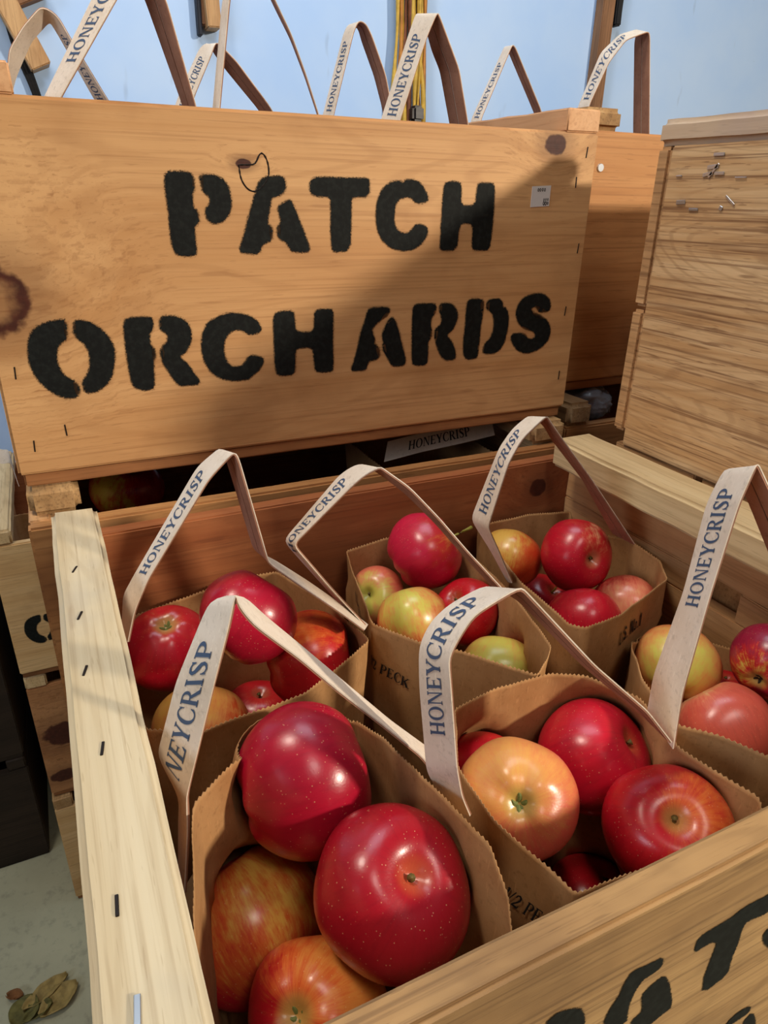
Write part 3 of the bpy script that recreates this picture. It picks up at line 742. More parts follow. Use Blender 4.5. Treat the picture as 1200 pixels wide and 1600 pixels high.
HANDLES = {
 'A': [[[0.052,-0.121,-0.0204],[0.0497,-0.0975,-0.0284]],[[0.0584,-0.1231,0.002],[0.0546,-0.0984,0.0006]],[[0.0687,-0.1264,0.0242],[0.0623,-0.1037,0.0159]],[[0.1083,-0.139,0.0884],[0.1071,-0.114,0.0872]],[[0.1173,-0.1419,0.0983],[0.1168,-0.117,0.0955]],[[0.1236,-0.1439,0.1054],[0.1217,-0.1195,0.1001]],[[0.1256,-0.1445,0.0995],[0.1243,-0.1214,0.0902]],[[0.1376,-0.1483,0.0348],[0.1363,-0.1242,0.0282]],[[0.1385,-0.1486,0.0311],[0.147,-0.1272,0.0212]],[[0.1563,-0.1543,0.014],[0.1667,-0.1336,0.0046]],[[0.1792,-0.1615,-0.0067],[0.1903,-0.1418,-0.0172]],[[0.1951,-0.1666,-0.0224],[0.2063,-0.1472,-0.0334]]],
 'B': [[[0.2002,-0.1552,-0.0273],[0.2064,-0.1371,-0.0435]],[[0.1803,-0.1419,0.0004],[0.1848,-0.121,-0.0126]],[[0.1604,-0.1286,0.0299],[0.1611,-0.1051,0.0216]],[[0.193,-0.1504,0.0746],[0.195,-0.1255,0.0725]],[[0.1994,-0.1546,0.0824],[0.2034,-0.1301,0.0795]],[[0.2079,-0.1602,0.089],[0.2084,-0.1362,0.0822]],[[0.2085,-0.1607,0.0879],[0.2153,-0.139,0.0774]],[[0.2228,-0.1702,0.0766],[0.2309,-0.1502,0.064]],[[0.239,-0.181,0.057],[0.2482,-0.1619,0.0438]],[[0.2543,-0.1912,0.0363],[0.2642,-0.1729,0.0225]],[[0.2763,-0.2059,0.0087],[0.2867,-0.1885,-0.0061]]],
 'C': [[[0.3323,-0.1398,-0.0338],[0.3428,-0.1204,-0.0456]],[[0.3149,-0.1412,-0.0008],[0.3235,-0.1214,-0.0134]],[[0.3031,-0.1422,0.021],[0.3046,-0.1176,0.0167]],[[0.3164,-0.1411,0.0682],[0.3245,-0.1176,0.0709]],[[0.3265,-0.1403,0.0847],[0.3353,-0.1169,0.0841]],[[0.3478,-0.1386,0.0994],[0.3518,-0.1148,0.0929]],[[0.3502,-0.1384,0.0958],[0.362,-0.1189,0.0855]],[[0.3628,-0.1374,0.082],[0.3728,-0.1166,0.0723]],[[0.403,-0.1342,0.0399],[0.4134,-0.1132,0.031]],[[0.4684,-0.1289,-0.0329],[0.4664,-0.104,-0.0329]]],
 'D': [[[0.0534,-0.2778,-0.0611],[0.0522,-0.2596,-0.0782]],[[0.0585,-0.2787,-0.0225],[0.0566,-0.2589,-0.0376]],[[0.0597,-0.2789,-0.0079],[0.0589,-0.2582,-0.0218]],[[0.0603,-0.2791,-0.0008],[0.0522,-0.2563,0.0054]],[[0.0773,-0.2822,0.0596],[0.0639,-0.2641,0.0489]],[[0.0844,-0.2836,0.0845],[0.0785,-0.2607,0.0762]],[[0.0881,-0.2843,0.1],[0.0822,-0.2645,0.0859]],[[0.0879,-0.2842,0.0937],[0.0941,-0.2618,0.0845]],[[0.0938,-0.2853,0.0827],[0.1032,-0.2646,0.0723]],[[0.1112,-0.2886,0.0632],[0.1209,-0.269,0.0511]],[[0.1272,-0.2916,0.0431],[0.1389,-0.2743,0.0293]],[[0.1473,-0.2954,0.0196],[0.1589,-0.2788,0.0049]],[[0.1669,-0.299,-0.0042],[0.1791,-0.2818,-0.0176]],[[0.1768,-0.3009,-0.0235],[0.1814,-0.2763,-0.0235]]],
 'E': [[[0.1783,-0.3248,-0.0212],[0.1789,-0.3049,-0.0364]],[[0.1731,-0.3243,-0.0073],[0.1736,-0.3067,-0.025]],[[0.1693,-0.324,0.0112],[0.165,-0.3059,-0.0056]],[[0.1674,-0.3238,0.0263],[0.1641,-0.3035,0.0121]],[[0.1636,-0.3234,0.0564],[0.1607,-0.303,0.0422]],[[0.1615,-0.3232,0.0718],[0.161,-0.3001,0.0623]],[[0.1656,-0.3236,0.081],[0.1662,-0.2999,0.0732]],[[0.1711,-0.3241,0.09],[0.1741,-0.3012,0.0806]],[[0.1831,-0.3253,0.0958],[0.188,-0.3027,0.0863]],[[0.191,-0.326,0.0993],[0.193,-0.3039,0.0879]],[[0.1923,-0.3262,0.0979],[0.2025,-0.3091,0.0828]],[[0.234,-0.3301,0.0504],[0.2447,-0.3129,0.0358]],[[0.2701,-0.3336,0.0147],[0.2827,-0.3193,-0.0015]],[[0.2907,-0.3355,-0.0113],[0.2931,-0.3107,-0.0113]]],
 'F': [[[0.294,-0.3348,-0.0176],[0.2993,-0.3107,-0.0133]],[[0.2899,-0.3349,0.019],[0.2966,-0.3118,0.012]],[[0.2924,-0.3348,0.076],[0.3009,-0.3147,0.0638]],[[0.2964,-0.3347,0.1207],[0.3045,-0.3133,0.1105]],[[0.3015,-0.3346,0.1384],[0.312,-0.3136,0.1296]],[[0.3033,-0.3345,0.137],[0.316,-0.3185,0.1226]],[[0.3132,-0.3343,0.1262],[0.3254,-0.32,0.1096]],[[0.3544,-0.3332,0.0807],[0.3637,-0.3192,0.0622]],[[0.4072,-0.3318,0.0219],[0.414,-0.3197,0.0011]]],
 'h1': [[[0.1388,0.33,0.3065],[0.1293,0.3531,0.3065]],[[0.1294,0.33,0.3222],[0.1194,0.3529,0.3237]],[[0.1046,0.33,0.3678],[0.0961,0.353,0.3726]],[[0.0945,0.33,0.3881],[0.091,0.3541,0.3827]],[[0.0828,0.33,0.3934],[0.0886,0.3529,0.3853]],[[0.0639,0.33,0.3752],[0.0704,0.3531,0.3682]],[[0.0498,0.33,0.3569],[0.0611,0.3521,0.3537]],[[0.0473,0.33,0.3496],[0.0497,0.3498,0.3345]],[[0.0423,0.33,0.3287],[0.0437,0.3536,0.3206]],[[0.0392,0.33,0.3154],[0.0406,0.3534,0.3067]]],
 'h2': [[[0.0704,0.15,0.2924],[0.0592,0.1723,0.2935]],[[0.0782,0.15,0.3044],[0.0673,0.1725,0.3058]],[[0.1263,0.15,0.3694],[0.1109,0.1695,0.3713]],[[0.1492,0.15,0.3995],[0.1336,0.1688,0.4049]],[[0.1548,0.15,0.3924],[0.1443,0.1726,0.3939]],[[0.1641,0.15,0.3734],[0.1521,0.1718,0.3761]],[[0.1801,0.15,0.3042],[0.1739,0.174,0.3073]],[[0.1821,0.15,0.2917],[0.1775,0.1745,0.2932]]],
 'h3': [[[0.2108,0.33,0.3146],[0.1992,0.3518,0.3186]],[[0.2177,0.33,0.3307],[0.2086,0.3524,0.337]],[[0.2384,0.33,0.3681],[0.232,0.3527,0.3763]],[[0.244,0.33,0.3802],[0.2425,0.3547,0.3837]],[[0.2479,0.33,0.3784],[0.2465,0.3547,0.3749]],[[0.265,0.33,0.364],[0.2588,0.3538,0.3595]],[[0.2991,0.33,0.3251],[0.293,0.3542,0.3243]],[[0.3079,0.33,0.3108],[0.3034,0.3545,0.3091]]],
 'h4': [[[0.1977,0.15,0.2926],[0.1977,0.175,0.2926]],[[0.1998,0.15,0.3044],[0.1998,0.175,0.3044]],[[0.2137,0.15,0.3787],[0.2137,0.175,0.3787]],[[0.2207,0.15,0.4044],[0.2207,0.175,0.4044]],[[0.2316,0.15,0.4131],[0.2316,0.175,0.4131]],[[0.2424,0.15,0.4008],[0.2497,0.1739,0.4008]],[[0.2522,0.15,0.3828],[0.2598,0.1738,0.3828]],[[0.2651,0.15,0.3611],[0.2731,0.1737,0.3611]],[[0.2773,0.15,0.3331],[0.2857,0.1735,0.3331]],[[0.2884,0.15,0.3033],[0.2972,0.1734,0.3033]],[[0.2924,0.15,0.29],[0.3013,0.1734,0.29]]],
 'h5': [[[0.372,0.33,0.3109],[0.368,0.3545,0.3137]],[[0.3738,0.33,0.3213],[0.3707,0.3547,0.3236]],[[0.3985,0.33,0.4023],[0.3972,0.3548,0.4048]],[[0.4047,0.33,0.4141],[0.4036,0.355,0.4151]],[[0.414,0.33,0.4121],[0.4155,0.3549,0.4126]],[[0.4211,0.33,0.402],[0.4195,0.3549,0.4008]],[[0.4394,0.33,0.3648],[0.4361,0.3547,0.3668]],[[0.4476,0.33,0.3346],[0.4477,0.355,0.3347]],[[0.4525,0.33,0.3083],[0.4525,0.355,0.3098]]],
 'h6': [[[0.3665,0.15,0.2908],[0.3588,0.1737,0.2929]],[[0.3695,0.15,0.3026],[0.3612,0.1734,0.3054]],[[0.3877,0.15,0.3524],[0.3804,0.1737,0.3553]],[[0.3948,0.15,0.3707],[0.3889,0.1734,0.3772]],[[0.4051,0.15,0.391],[0.3961,0.1731,0.3946]],[[0.4095,0.15,0.3842],[0.4084,0.1745,0.3792]],[[0.4193,0.15,0.368],[0.4139,0.1743,0.3654]],[[0.4311,0.15,0.3482],[0.4237,0.1738,0.3494]],[[0.4447,0.15,0.3033],[0.4374,0.1738,0.3056]],[[0.4471,0.15,0.2918],[0.4406,0.174,0.2939]]],
 'h7': [[[0.5898,0.36,0.3203],[0.5895,0.3849,0.3219]],[[0.5917,0.36,0.3321],[0.5933,0.3848,0.3347]],[[0.631,0.36,0.4164],[0.6365,0.3842,0.4196]],[[0.6352,0.36,0.414],[0.6413,0.3843,0.4138]],[[0.6846,0.36,0.3476],[0.6909,0.3842,0.3477]],[[0.6973,0.36,0.3256],[0.7034,0.3842,0.3275]]],
 'h8': [[[0.6708,0.25,0.3243],[0.6733,0.2748,0.3261]],[[0.6744,0.25,0.3427],[0.6782,0.2747,0.3437]],[[0.6956,0.25,0.387],[0.6995,0.2707,0.4004]],[[0.7172,0.25,0.4119],[0.7255,0.2718,0.4211]],[[0.7519,0.25,0.4241],[0.7563,0.2739,0.4302]],[[0.7548,0.25,0.4166],[0.7536,0.2749,0.4188]],[[0.7753,0.25,0.3262],[0.7716,0.2747,0.3276]],[[0.7799,0.25,0.3069],[0.776,0.2747,0.3079]]],
 'dark': [[[0.3282,0.085,-0.0109],[0.3397,0.1007,0.0048]],[[0.3728,0.085,-0.0059],[0.3831,0.1026,0.0086]],[[0.4195,0.085,-0.0029],[0.4264,0.1036,0.0124]],[[0.4626,0.085,0.0011],[0.4675,0.1026,0.0182]]],
 'ostrap': [[[-0.096,0.75,-0.1551],[-0.0927,0.7746,-0.1522]],[[-0.072,0.75,-0.1882],[-0.0669,0.7577,-0.1649]],[[-0.0579,0.75,-0.1856],[-0.0579,0.7683,-0.1685]],[[-0.0526,0.75,-0.2313],[-0.0556,0.7748,-0.2306]]],
}
RIMS = {
 'A': [[0.046,-0.018,-0.068],[0.0914,-0.014,-0.0634],[0.1169,-0.014,-0.0588],[0.1519,-0.014,-0.0536],[0.1784,-0.022,-0.05],[0.1924,-0.089,-0.04],[0.1976,-0.1685,-0.03],[0.1403,-0.2029,-0.03],[0.1064,-0.2058,-0.03],[0.0787,-0.209,-0.03],[0.0519,-0.1959,-0.03],[0.046,-0.14,-0.035]],
 'B': [[0.2454,-0.013,-0.0485],[0.2837,-0.013,-0.0441],[0.3358,-0.013,-0.0505],[0.345,-0.016,-0.05],[0.3258,-0.1494,-0.035],[0.3046,-0.2239,-0.03],[0.2784,-0.245,-0.03],[0.2474,-0.203,-0.03],[0.2269,-0.1839,-0.03],[0.2077,-0.1525,-0.03],[0.226,-0.08,-0.04]],
 'C': [[0.3826,-0.012,-0.0513],[0.4429,-0.012,-0.05],[0.498,-0.012,-0.0564],[0.5374,-0.022,-0.0713],[0.491,-0.11,-0.0459],[0.491,-0.1385,-0.0488],[0.4516,-0.1834,-0.035],[0.3752,-0.2124,-0.03],[0.3403,-0.2153,-0.03],[0.3327,-0.2069,-0.03],[0.3357,-0.1462,-0.03]],
 'D': [[0.0624,-0.2753,-0.01],[0.0854,-0.2585,-0.01],[0.1245,-0.2427,-0.02],[0.1567,-0.2403,-0.025],[0.1601,-0.2698,-0.015],[0.1639,-0.3071,-0.01],[0.1652,-0.3251,-0.005],[0.1691,-0.3524,-0.005],[0.1705,-0.366,-0.02],[0.168,-0.381,-0.05],[0.11,-0.3845,-0.065],[0.053,-0.382,-0.065],[0.0505,-0.33,-0.03]],
 'E': [[0.2145,-0.2496,-0.03],[0.2489,-0.2451,-0.03],[0.2862,-0.2457,-0.03],[0.3051,-0.2569,-0.03],[0.3207,-0.2868,-0.03],[0.3095,-0.3254,-0.03],[0.3208,-0.3688,-0.03],[0.3175,-0.3763,-0.04],[0.2025,-0.3712,-0.03],[0.1997,-0.3557,-0.03],[0.1921,-0.3267,-0.03],[0.1931,-0.2898,-0.03]],
 'F': [[0.3927,-0.21,-0.0609],[0.44,-0.205,-0.078],[0.484,-0.205,-0.09],[0.487,-0.29,-0.06],[0.487,-0.37,-0.045],[0.4,-0.3835,-0.045],[0.3479,-0.3499,-0.03],[0.3378,-0.3296,-0.03],[0.3222,-0.3115,-0.03],[0.335,-0.275,-0.03]],
}
APPLES = [
 ('D1', 0.121, -0.2593, -0.0342, 0.0377, (0.985, -0.098, 0.14), 's', (-0.074, -0.425, -0.902)),
 ('D2', 0.137, -0.3284, -0.0432, 0.0355, (0.153, -0.488, 0.859), 's', (-0.514, -0.393, -0.762)),
 ('D3', 0.0845, -0.2685, -0.1128, 0.0389, (-0.203, 0.775, 0.598), 's', (0.222, -0.399, 0.89)),
 ('D4', 0.0984, -0.3339, -0.0959, 0.0313, (-0.488, -0.355, 0.797), 'c', (0.62, -0.027, 0.784)),
 ('E1', 0.2216, -0.3044, -0.0505, 0.0318, (-0.418, -0.61, 0.673), 'c', (-0.307, 0.004, 0.952)),
 ('E2', 0.3, -0.2797, -0.0741, 0.0357, (0.521, -0.506, 0.688), 's', (0.394, -0.294, -0.871)),
 ('E3', 0.291, -0.3449, -0.0619, 0.0324, (-0.369, -0.386, 0.846), 's', (0.106, -0.54, 0.835)),
 ('E4', 0.305, -0.2971, -0.1906, 0.0312, (0.314, -0.073, 0.947), 's', (0.03, 0.022, -0.999)),
 ('E5', 0.2355, -0.2577, -0.0864, 0.0297, (0.565, 0.715, 0.412), 's', (0.03, 0.022, -0.999)),
 ('A1', 0.0812, -0.0531, -0.0783, 0.0332, (0.001, -0.303, 0.953), 'c', (-0.028, -0.237, 0.971)),
 ('A2', 0.1253, -0.1386, -0.0097, 0.0317, (0.679, 0.27, 0.683), 's', (-0.044, -0.134, -0.99)),
 ('A3', 0.1676, -0.1374, -0.0577, 0.0335, (0.943, -0.303, 0.14), 's', (-0.08, -0.034, 0.996)),
 ('A4', 0.0887, -0.1323, -0.096, 0.034, (0.438, 0.706, 0.557), 's', (-0.29, 0.324, 0.901)),
 ('A5', 0.1475, -0.0528, -0.1698, 0.033, (0.12, 0.023, 0.992), 's', (-0.124, -0.342, 0.931)),
 ('B1', 0.3018, -0.0558, -0.0402, 0.0333, (0.829, -0.253, 0.499), 's', (0.252, -0.639, 0.727)),
 ('B2', 0.2609, -0.0442, -0.0824, 0.0262, (-0.662, -0.476, 0.579), 's', (-0.634, -0.567, 0.527)),
 ('B3', 0.2585, -0.1167, -0.0617, 0.0281, (-0.024, 0.692, 0.721), 's', (-0.496, -0.335, 0.801)),
 ('B4', 0.3115, -0.1104, -0.0717, 0.0276, (-0.574, -0.017, 0.818), 's', (-0.044, -0.134, -0.99)),
 ('B5', 0.3069, -0.1675, -0.0891, 0.0294, (0.461, 0.549, 0.698), 's', (-0.518, -0.4, 0.756)),
 ('C1', 0.3976, -0.0485, -0.0715, 0.0294, (0.508, 0.62, 0.598), 's', (-0.563, 0.057, 0.824)),
 ('C2', 0.4356, -0.0948, -0.0534, 0.0325, (-0.069, -0.953, 0.294), 's', (0.317, -0.503, 0.804)),
 ('C3', 0.4477, -0.0469, -0.1319, 0.0283, (0.085, -0.521, 0.85), 's', (0.703, -0.126, 0.7)),
 ('C4', 0.4015, -0.1515, -0.0815, 0.031, (0.451, 0.732, 0.511), 's', (-0.006, -0.054, -0.999)),
 ('C5', 0.4594, -0.1389, -0.0887, 0.0297, (0.467, 0.763, 0.447), 's', (-0.48, -0.598, 0.642)),
 ('F1', 0.4235, -0.2292, -0.0769, 0.0307, (0.727, 0.587, 0.357), 's', (-0.608, -0.471, 0.639)),
 ('F2', 0.4593, -0.2755, -0.0549, 0.027, (-0.945, -0.28, -0.167), 'c', (-0.999, -0.025, 0.028)),
 ('F3', 0.4068, -0.2872, -0.083, 0.031, (-0.125, 0.779, 0.614), 's', (-0.158, 0.844, 0.513)),
 ('F4', 0.4636, -0.2451, -0.1106, 0.0241, (0.172, 0.122, 0.977), 's', (-0.044, -0.134, -0.99)),
 ('F5', 0.4599, -0.2974, -0.1154, 0.0266, (0.172, 0.122, 0.977), 's', (-0.044, -0.134, -0.99)),
]

# ================================================================== THE SETTING
FLOOR_Z = -1.144
def concrete():
    N = NT('concrete_floor')
    co = N.coord('Object')
    a = N.noise(co, 3.0, 5, 0.6); b = N.noise(co, 60, 4, 0.6)
    c = N.mix(N.smooth(a, 0.3, 0.7), srgb(160, 158, 132), srgb(186, 184, 154))
    c = N.mix(N.math('MULTIPLY', N.smooth(b, 0.5, 0.75), 0.35), c, srgb(112, 112, 100))
    N.put(N.b.inputs['Base Color'], c); N.b.inputs['Roughness'].default_value = 0.85
    N.bump(b, 0.2, 0.002)
    return N.m
def daylit_wall():
    N = NT('white_wall_daylight_tint')
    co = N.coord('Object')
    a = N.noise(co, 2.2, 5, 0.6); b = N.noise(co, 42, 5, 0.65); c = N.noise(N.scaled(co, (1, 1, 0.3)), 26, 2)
    k = N.mix(N.smooth(a, 0.3, 0.7), srgb(172, 204, 248), srgb(192, 216, 248))  # white wall, with the blue cast of cool daylight put into its colour
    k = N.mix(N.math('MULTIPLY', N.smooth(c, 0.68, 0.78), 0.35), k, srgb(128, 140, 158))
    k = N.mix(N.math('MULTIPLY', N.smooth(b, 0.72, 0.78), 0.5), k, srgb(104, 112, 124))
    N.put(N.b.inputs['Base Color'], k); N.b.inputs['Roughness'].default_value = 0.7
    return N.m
bm = bmesh.new(); add_box(bm, (-3, -3, FLOOR_Z - 0.05), (4, 1.15, FLOOR_Z), bevel=0)
struct('floor', bm, concrete())
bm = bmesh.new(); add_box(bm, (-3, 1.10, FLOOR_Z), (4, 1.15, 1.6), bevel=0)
struct('wall_back', bm, daylit_wall())

# ================================================================== CRATES
S_RAIL = 0.0274
# the open crate in front, full of bags
def slotted_end(r):
    L, D, t, s, H = 0.494, 0.417, 0.0145, 0.011, 0.254
    x0, x1 = L - 0.015, L - 0.0002
    bm = bmesh.new()
    # two boards with a ragged hand hold between them (slot y 0.185..0.235, z 0.20..0.222)
    add_box(bm, (x0, t, 0.2225), (x1, D - t, s + H), cuts=12, rough=0.0006)
    add_box(bm, (x0, 0.236, 0.196), (x1, D - t, 0.2223), cuts=10, rough=0.0012)
    add_box(bm, (x0, t, 0.196), (x1, 0.188, 0.2223), cuts=10, rough=0.0012)
    add_box(bm, (x0, t, s), (x1, D - t, 0.1965), cuts=12, rough=0.0012)
    finish('end_panel', bm, LIGHT_END, r)
LIGHT_END = wood('light_inner_end', srgb(212, 166, 116), srgb(190, 142, 94), srgb(132, 92, 58), 'Y', 0.6, stain=0.35, fine=0.35)
open_crate = crate('open wooden apple crate in front holding the bags of red apples', (0.019, -0.403, -0.265), L=0.494, D=0.417, front=FRONTW, back=RED_PINE, end=PINE_B, rail=PALE,
                   rail_l=(-0.0006, 0.0302), rail_r=(0.445, 0.490), rail_h=S_RAIL, rail_y=((0.0, 0.396), (0.0, 0.392)), rail_bevel=0.003, seed=1, right_end=slotted_end)
for c in open_crate.children:
    if c.name.startswith('rail') and c.data.vertices[0].co.x > 0.2:
        c.data.materials.clear(); c.data.materials.append(wood('yellowish_rail', srgb(214, 190, 146), srgb(196, 166, 120), srgb(138, 106, 70), 'Y', 0.66, stain=0.3, fine=0.35))
for (x, y, a) in ((0.0295, -0.1025, 1.2), (0.029, -0.1577, 1.25), (0.0281, -0.2096, 1.3), (0.0309, -0.2674, 1.4), (0.0287, -0.3429, 1.5)):
    staple(open_crate, (x - 0.019, y + 0.403, 0.265 + S_RAIL), 'Z', 0.008, a)
staple(open_crate, (0.0304 - 0.019, -0.3795 + 0.403, 0.265 + S_RAIL + 0.0006), 'Z', 0.010, 1.45, STEEL, 0.002)
for a, b in ((0, 2), (2, 3), (3, 4), (4, 6), (6, 7)):
    stencil('stencilled_letter', FRONT_LETTERS[a:b], open_crate, (-0.019, -0.0004, 0.265), 0.0018)

# the crate below and behind, carrying the lettered crate
back_crate = crate('wooden crate whose rails carry the PATCH ORCHARDS crate', (0.0, 0.0215, -0.261), rail=ROUGH, rail_h=0.0234, front=OLDX, back=OLDX,
                   rail_l=(0.002, 0.040), rail_r=(0.472, 0.516), rail_y=((0.020, 0.415), (0.010, 0.415)), rail_bevel=0.005, seed=2)

# the lettered crate
patch = crate('wooden crate stencilled PATCH ORCHARDS in black, above the open crate', (0.0, 0.0448, 0.0277), front=PINE, back=OLDX, end=PINE_B,
              rail=wood('peach_rail', srgb(228, 182, 138), srgb(212, 160, 114), srgb(170, 112, 70), 'Y', 0.6, stain=0.2, fine=0.3),
              rail_l=(0.004, 0.044), rail_r=(0.4825, 0.5185), rail_h=0.0182, rail_bevel=0.0012, seed=3)
names = ['P', 'P', 'A', 'A', 'T', 'C', 'H', 'O', 'O', 'R', 'R', 'C', 'H', 'A', 'A', 'R', 'R', 'D', 'D', 'S']
def paint_words(parent, halo):
    i = 0
    while i < len(names):
        j = i + 1
        while j < len(names) and names[j] == names[i] and names[i] in 'PAORD' and j - i < 2: j += 1
        stencil('stencilled_letter', LETTERS[i:j], parent, (0, -0.0004, 0.011), halo)
        i = j
paint_words(patch, 0.0030)
# sticker
bm = bmesh.new(); add_box(bm, (0.4508, -0.0006, 0.2038), (0.4712, -0.0001, 0.2208), bevel=0)
for v in bm.verts: v.co.z += (v.co.x - 0.46) * 0.06
stk = finish('price_sticker', bm, STICK, patch)
bm = bmesh.new()
for (x, z, w) in ((0.4575, 0.2175, 0.0015), (0.4597, 0.2176, 0.0015), (0.4622, 0.2178, 0.0015), (0.4646, 0.2178, 0.0015), (0.4647, 0.2096, 0.0012), (0.4668, 0.2098, 0.0012), (0.4690, 0.2099, 0.0012), (0.4648, 0.2066, 0.0018), (0.4670, 0.2066, 0.0018), (0.4692, 0.2068, 0.0014)):
    for q in ell(x, z, w * .6, w * 1.0, w * .25, w * .55, 0, 360, 10):
        bm.faces.new([bm.verts.new((a, -0.0008, b)) for a, b in q])
finish('printed_number', bm, INKB, stk)
for (x, z, a) in ((0.0122, 0.1172, 1.5), (0.0149, 0.0613, 1.5), (0.0384, 0.0711, 1.6), (0.5077, 0.2771, 1.5), (0.4994, 0.2523, 1.6), (0.5114, 0.1954, 1.5), (0.5053, 0.1372, 1.5), (0.5073, 0.0729, 1.55)):
    staple(patch, (x, -0.0002, z - 0.0277), '-Y', 0.009, a, th=0.0009)
# heart-shaped crack round the knot above the A
bm = bmesh.new()
HEART = [(0.1855, 0.2569), (0.192, 0.2572), (0.1985, 0.2574), (0.1992, 0.260), (0.2005, 0.2624), (0.2018, 0.265), (0.2032, 0.2666), (0.205, 0.2648), (0.2073, 0.2610), (0.2084, 0.2550), (0.2080, 0.2496), (0.203, 0.243), (0.1968, 0.2387), (0.192, 0.240), (0.189, 0.2431), (0.1868, 0.247), (0.1861, 0.2501), (0.1855, 0.2569)]
HP = relax(resample([V((x, -0.0001, z - 0.0277)) for x, z in HEART], 0.002), 2)
tube(bm, HP, [0.00035 + 0.00035 * abs(math.sin(k * 1.7)) for k in range(len(HP))], 6)
finish('knot_crack', bm, RUST, patch)

# right-hand neighbours: a lower crate and a big weathered one standing on it
right_low = crate('low wooden crate under the weathered crate at right', (0.5215, -0.43, -0.2795), rail=ROUGH, rail_h=0.0274, H=0.2515, front=OLDX, back=OLDX, end=OLDX,
                  rail_l=(0.002, 0.045), rail_bevel=0.005, seed=4)
big = crate('weathered wooden crate at right with bright staples on its end board', (0.5185, -0.447, 0.0138), D=0.417, H=0.254, t=0.0150, end=GREYW, rail=GREYRAIL, back=ENDGRAIN, front=OLDX, slat=ENDGRAIN,
            rail_l=(-0.0006, 0.03), rail_h=0.0195, rail_bevel=0.0045, seed=5, back_split=True, rail_y=((0.0, 0.419), (0.0, 0.419)))
for (y, z, a, l, w) in ((-0.0937, 0.271, 0, .010, .0022), (-0.0900, 0.2625, 0.1, .010, .003), (-0.0915, 0.2600, 0.9, .012, .002), (-0.0972, 0.2580, 0, .009, .0022), (-0.0865, 0.2575, 0.15, .009, .0026),
                        (-0.0583, 0.2567, 0, .006, .0012), (-0.1171, 0.2550, 0, .010, .0010), (-0.0650, 0.2375, 0.05, .009, .0032), (-0.0790, 0.2325, 0, .009, .0020), (-0.1120, 0.2395, -0.6, .011, .0016), (-0.1050, 0.2340, 1.2, .003, .003)):
    staple(big, (-0.0006, y + 0.447, z - 0.0138), '-X', l, a, STEEL, w)

# crates behind at right
behind = crate('wooden crate standing behind, between the lettered crate and the weathered crate', (0.535, 0.10, 0.036), front=PINE_B, rail=ROUGH, rail_l=(0.012, 0.061), rail_h=0.020, rail_bevel=0.005, seed=6)
bm = bmesh.new()
bmesh.ops.create_cone(bm, cap_ends=True, segments=18, radius1=0.0042, radius2=0.0036, depth=0.0016)
bm.transform(Matrix.Translation((0.0385, -0.0006, 0.2318)) @ Matrix.Rotation(math.radians(90), 4, 'X'))
finish('screw', bm, STEEL, behind)
behind_low = crate('shaded wooden crate at the bottom of the gap beside the weathered crate', (0.535, 0.055, -0.2585), front=OLDX, H=0.2565, rail=ROUGH, rail_l=(0.002, 0.036), rail_h=0.026, rail_bevel=0.005, seed=7)

# the stack at far left
left_top = crate('topmost crate of the far left stack, lettered with a black O', (-0.108, 0.65, -0.558), front=LIGHTX, rail=wood('light_rail', srgb(224, 196, 150), srgb(206, 174, 126), srgb(150, 116, 76), 'Y', 0.65), rail_l=(0.0, 0.036), rail_h=0.027, rail_bevel=0.004, seed=8)
paint_words(left_top, 0.0025)
crate('second crate down in the far left stack, with a dark knot', (-0.106, 0.655, -0.851), front=wood('knotty_board', srgb(186, 134, 88), srgb(160, 108, 66), srgb(84, 52, 36), 'X', 0.65, knots=(((0.04, 0, 0.15), 0.035, 0.03, False), ((0.03, 0, 0.05), 0.03, 0.016, False)), stain=0.5, fine=0.4),
      rail=wood('light_rail_b', srgb(224, 196, 150), srgb(206, 174, 126), srgb(150, 116, 76), 'Y', 0.65), rail_l=(0.0, 0.036), rail_h=0.0272, seed=9)
crate('bottom crate of the far left stack, light new wood', (-0.108, 0.65, -1.144), front=LIGHTX, rail_l=(0.0, 0.036), rail_h=0.0272, seed=10)
# stack added to darken the frame's left edge, shade put into its wood colour
DARKW = wood('shade_dark_wood', srgb(52, 40, 30), srgb(40, 30, 22), srgb(20, 15, 11), 'X', 0.7)
p = crate('bottom crate of the added stack coloured dark as shade at the left edge', (-0.70, 0.80, FLOOR_Z), L=0.545, D=0.28, front=DARKW, end=DARKW, back=DARKW, rail=DARKW, slat=DARKW, rail_h=0.0272, seed=11)
for k, nm in ((1, 'middle crate of the added stack coloured dark as shade at the left edge'), (2, 'top crate of the added stack coloured dark as shade at the left edge')):
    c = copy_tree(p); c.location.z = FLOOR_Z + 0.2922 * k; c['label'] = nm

# plain crates carrying the visible ones, all hidden below
def support(src, x, y, top, H, lab, grp):
    n = 3
    pitch = (top - FLOOR_Z) / n
    first = crate(lab, (x, y, FLOOR_Z), L=src[0], D=src[1], H=pitch - 0.011 - 0.026, rail_h=0.026, front=OLDX, back=OLDX, end=OLDX, group=grp, seed=20 + x * 10)
    for k in (1, 2):
        c = copy_tree(first); c.location.z = FLOOR_Z + pitch * k
support((0.494, 0.417), 0.019, -0.403, -0.265, 0, 'plain crate stacked underneath the open crate of apples', 'crates under the open crate')
support((0.52, 0.415), 0.0, 0.0215, -0.261, 0, 'plain crate stacked low down beneath the PATCH ORCHARDS crate', 'crates under the lettered crate')
support((0.52, 0.415), 0.5215, -0.43, -0.2795, 0, 'plain crate stacked low down beneath the weathered crate', 'crates under the weathered crate')
support((0.52, 0.415), 0.535, 0.055, -0.2585, 0, 'plain crate stacked low down in the back right corner', 'crates under the back right crate')

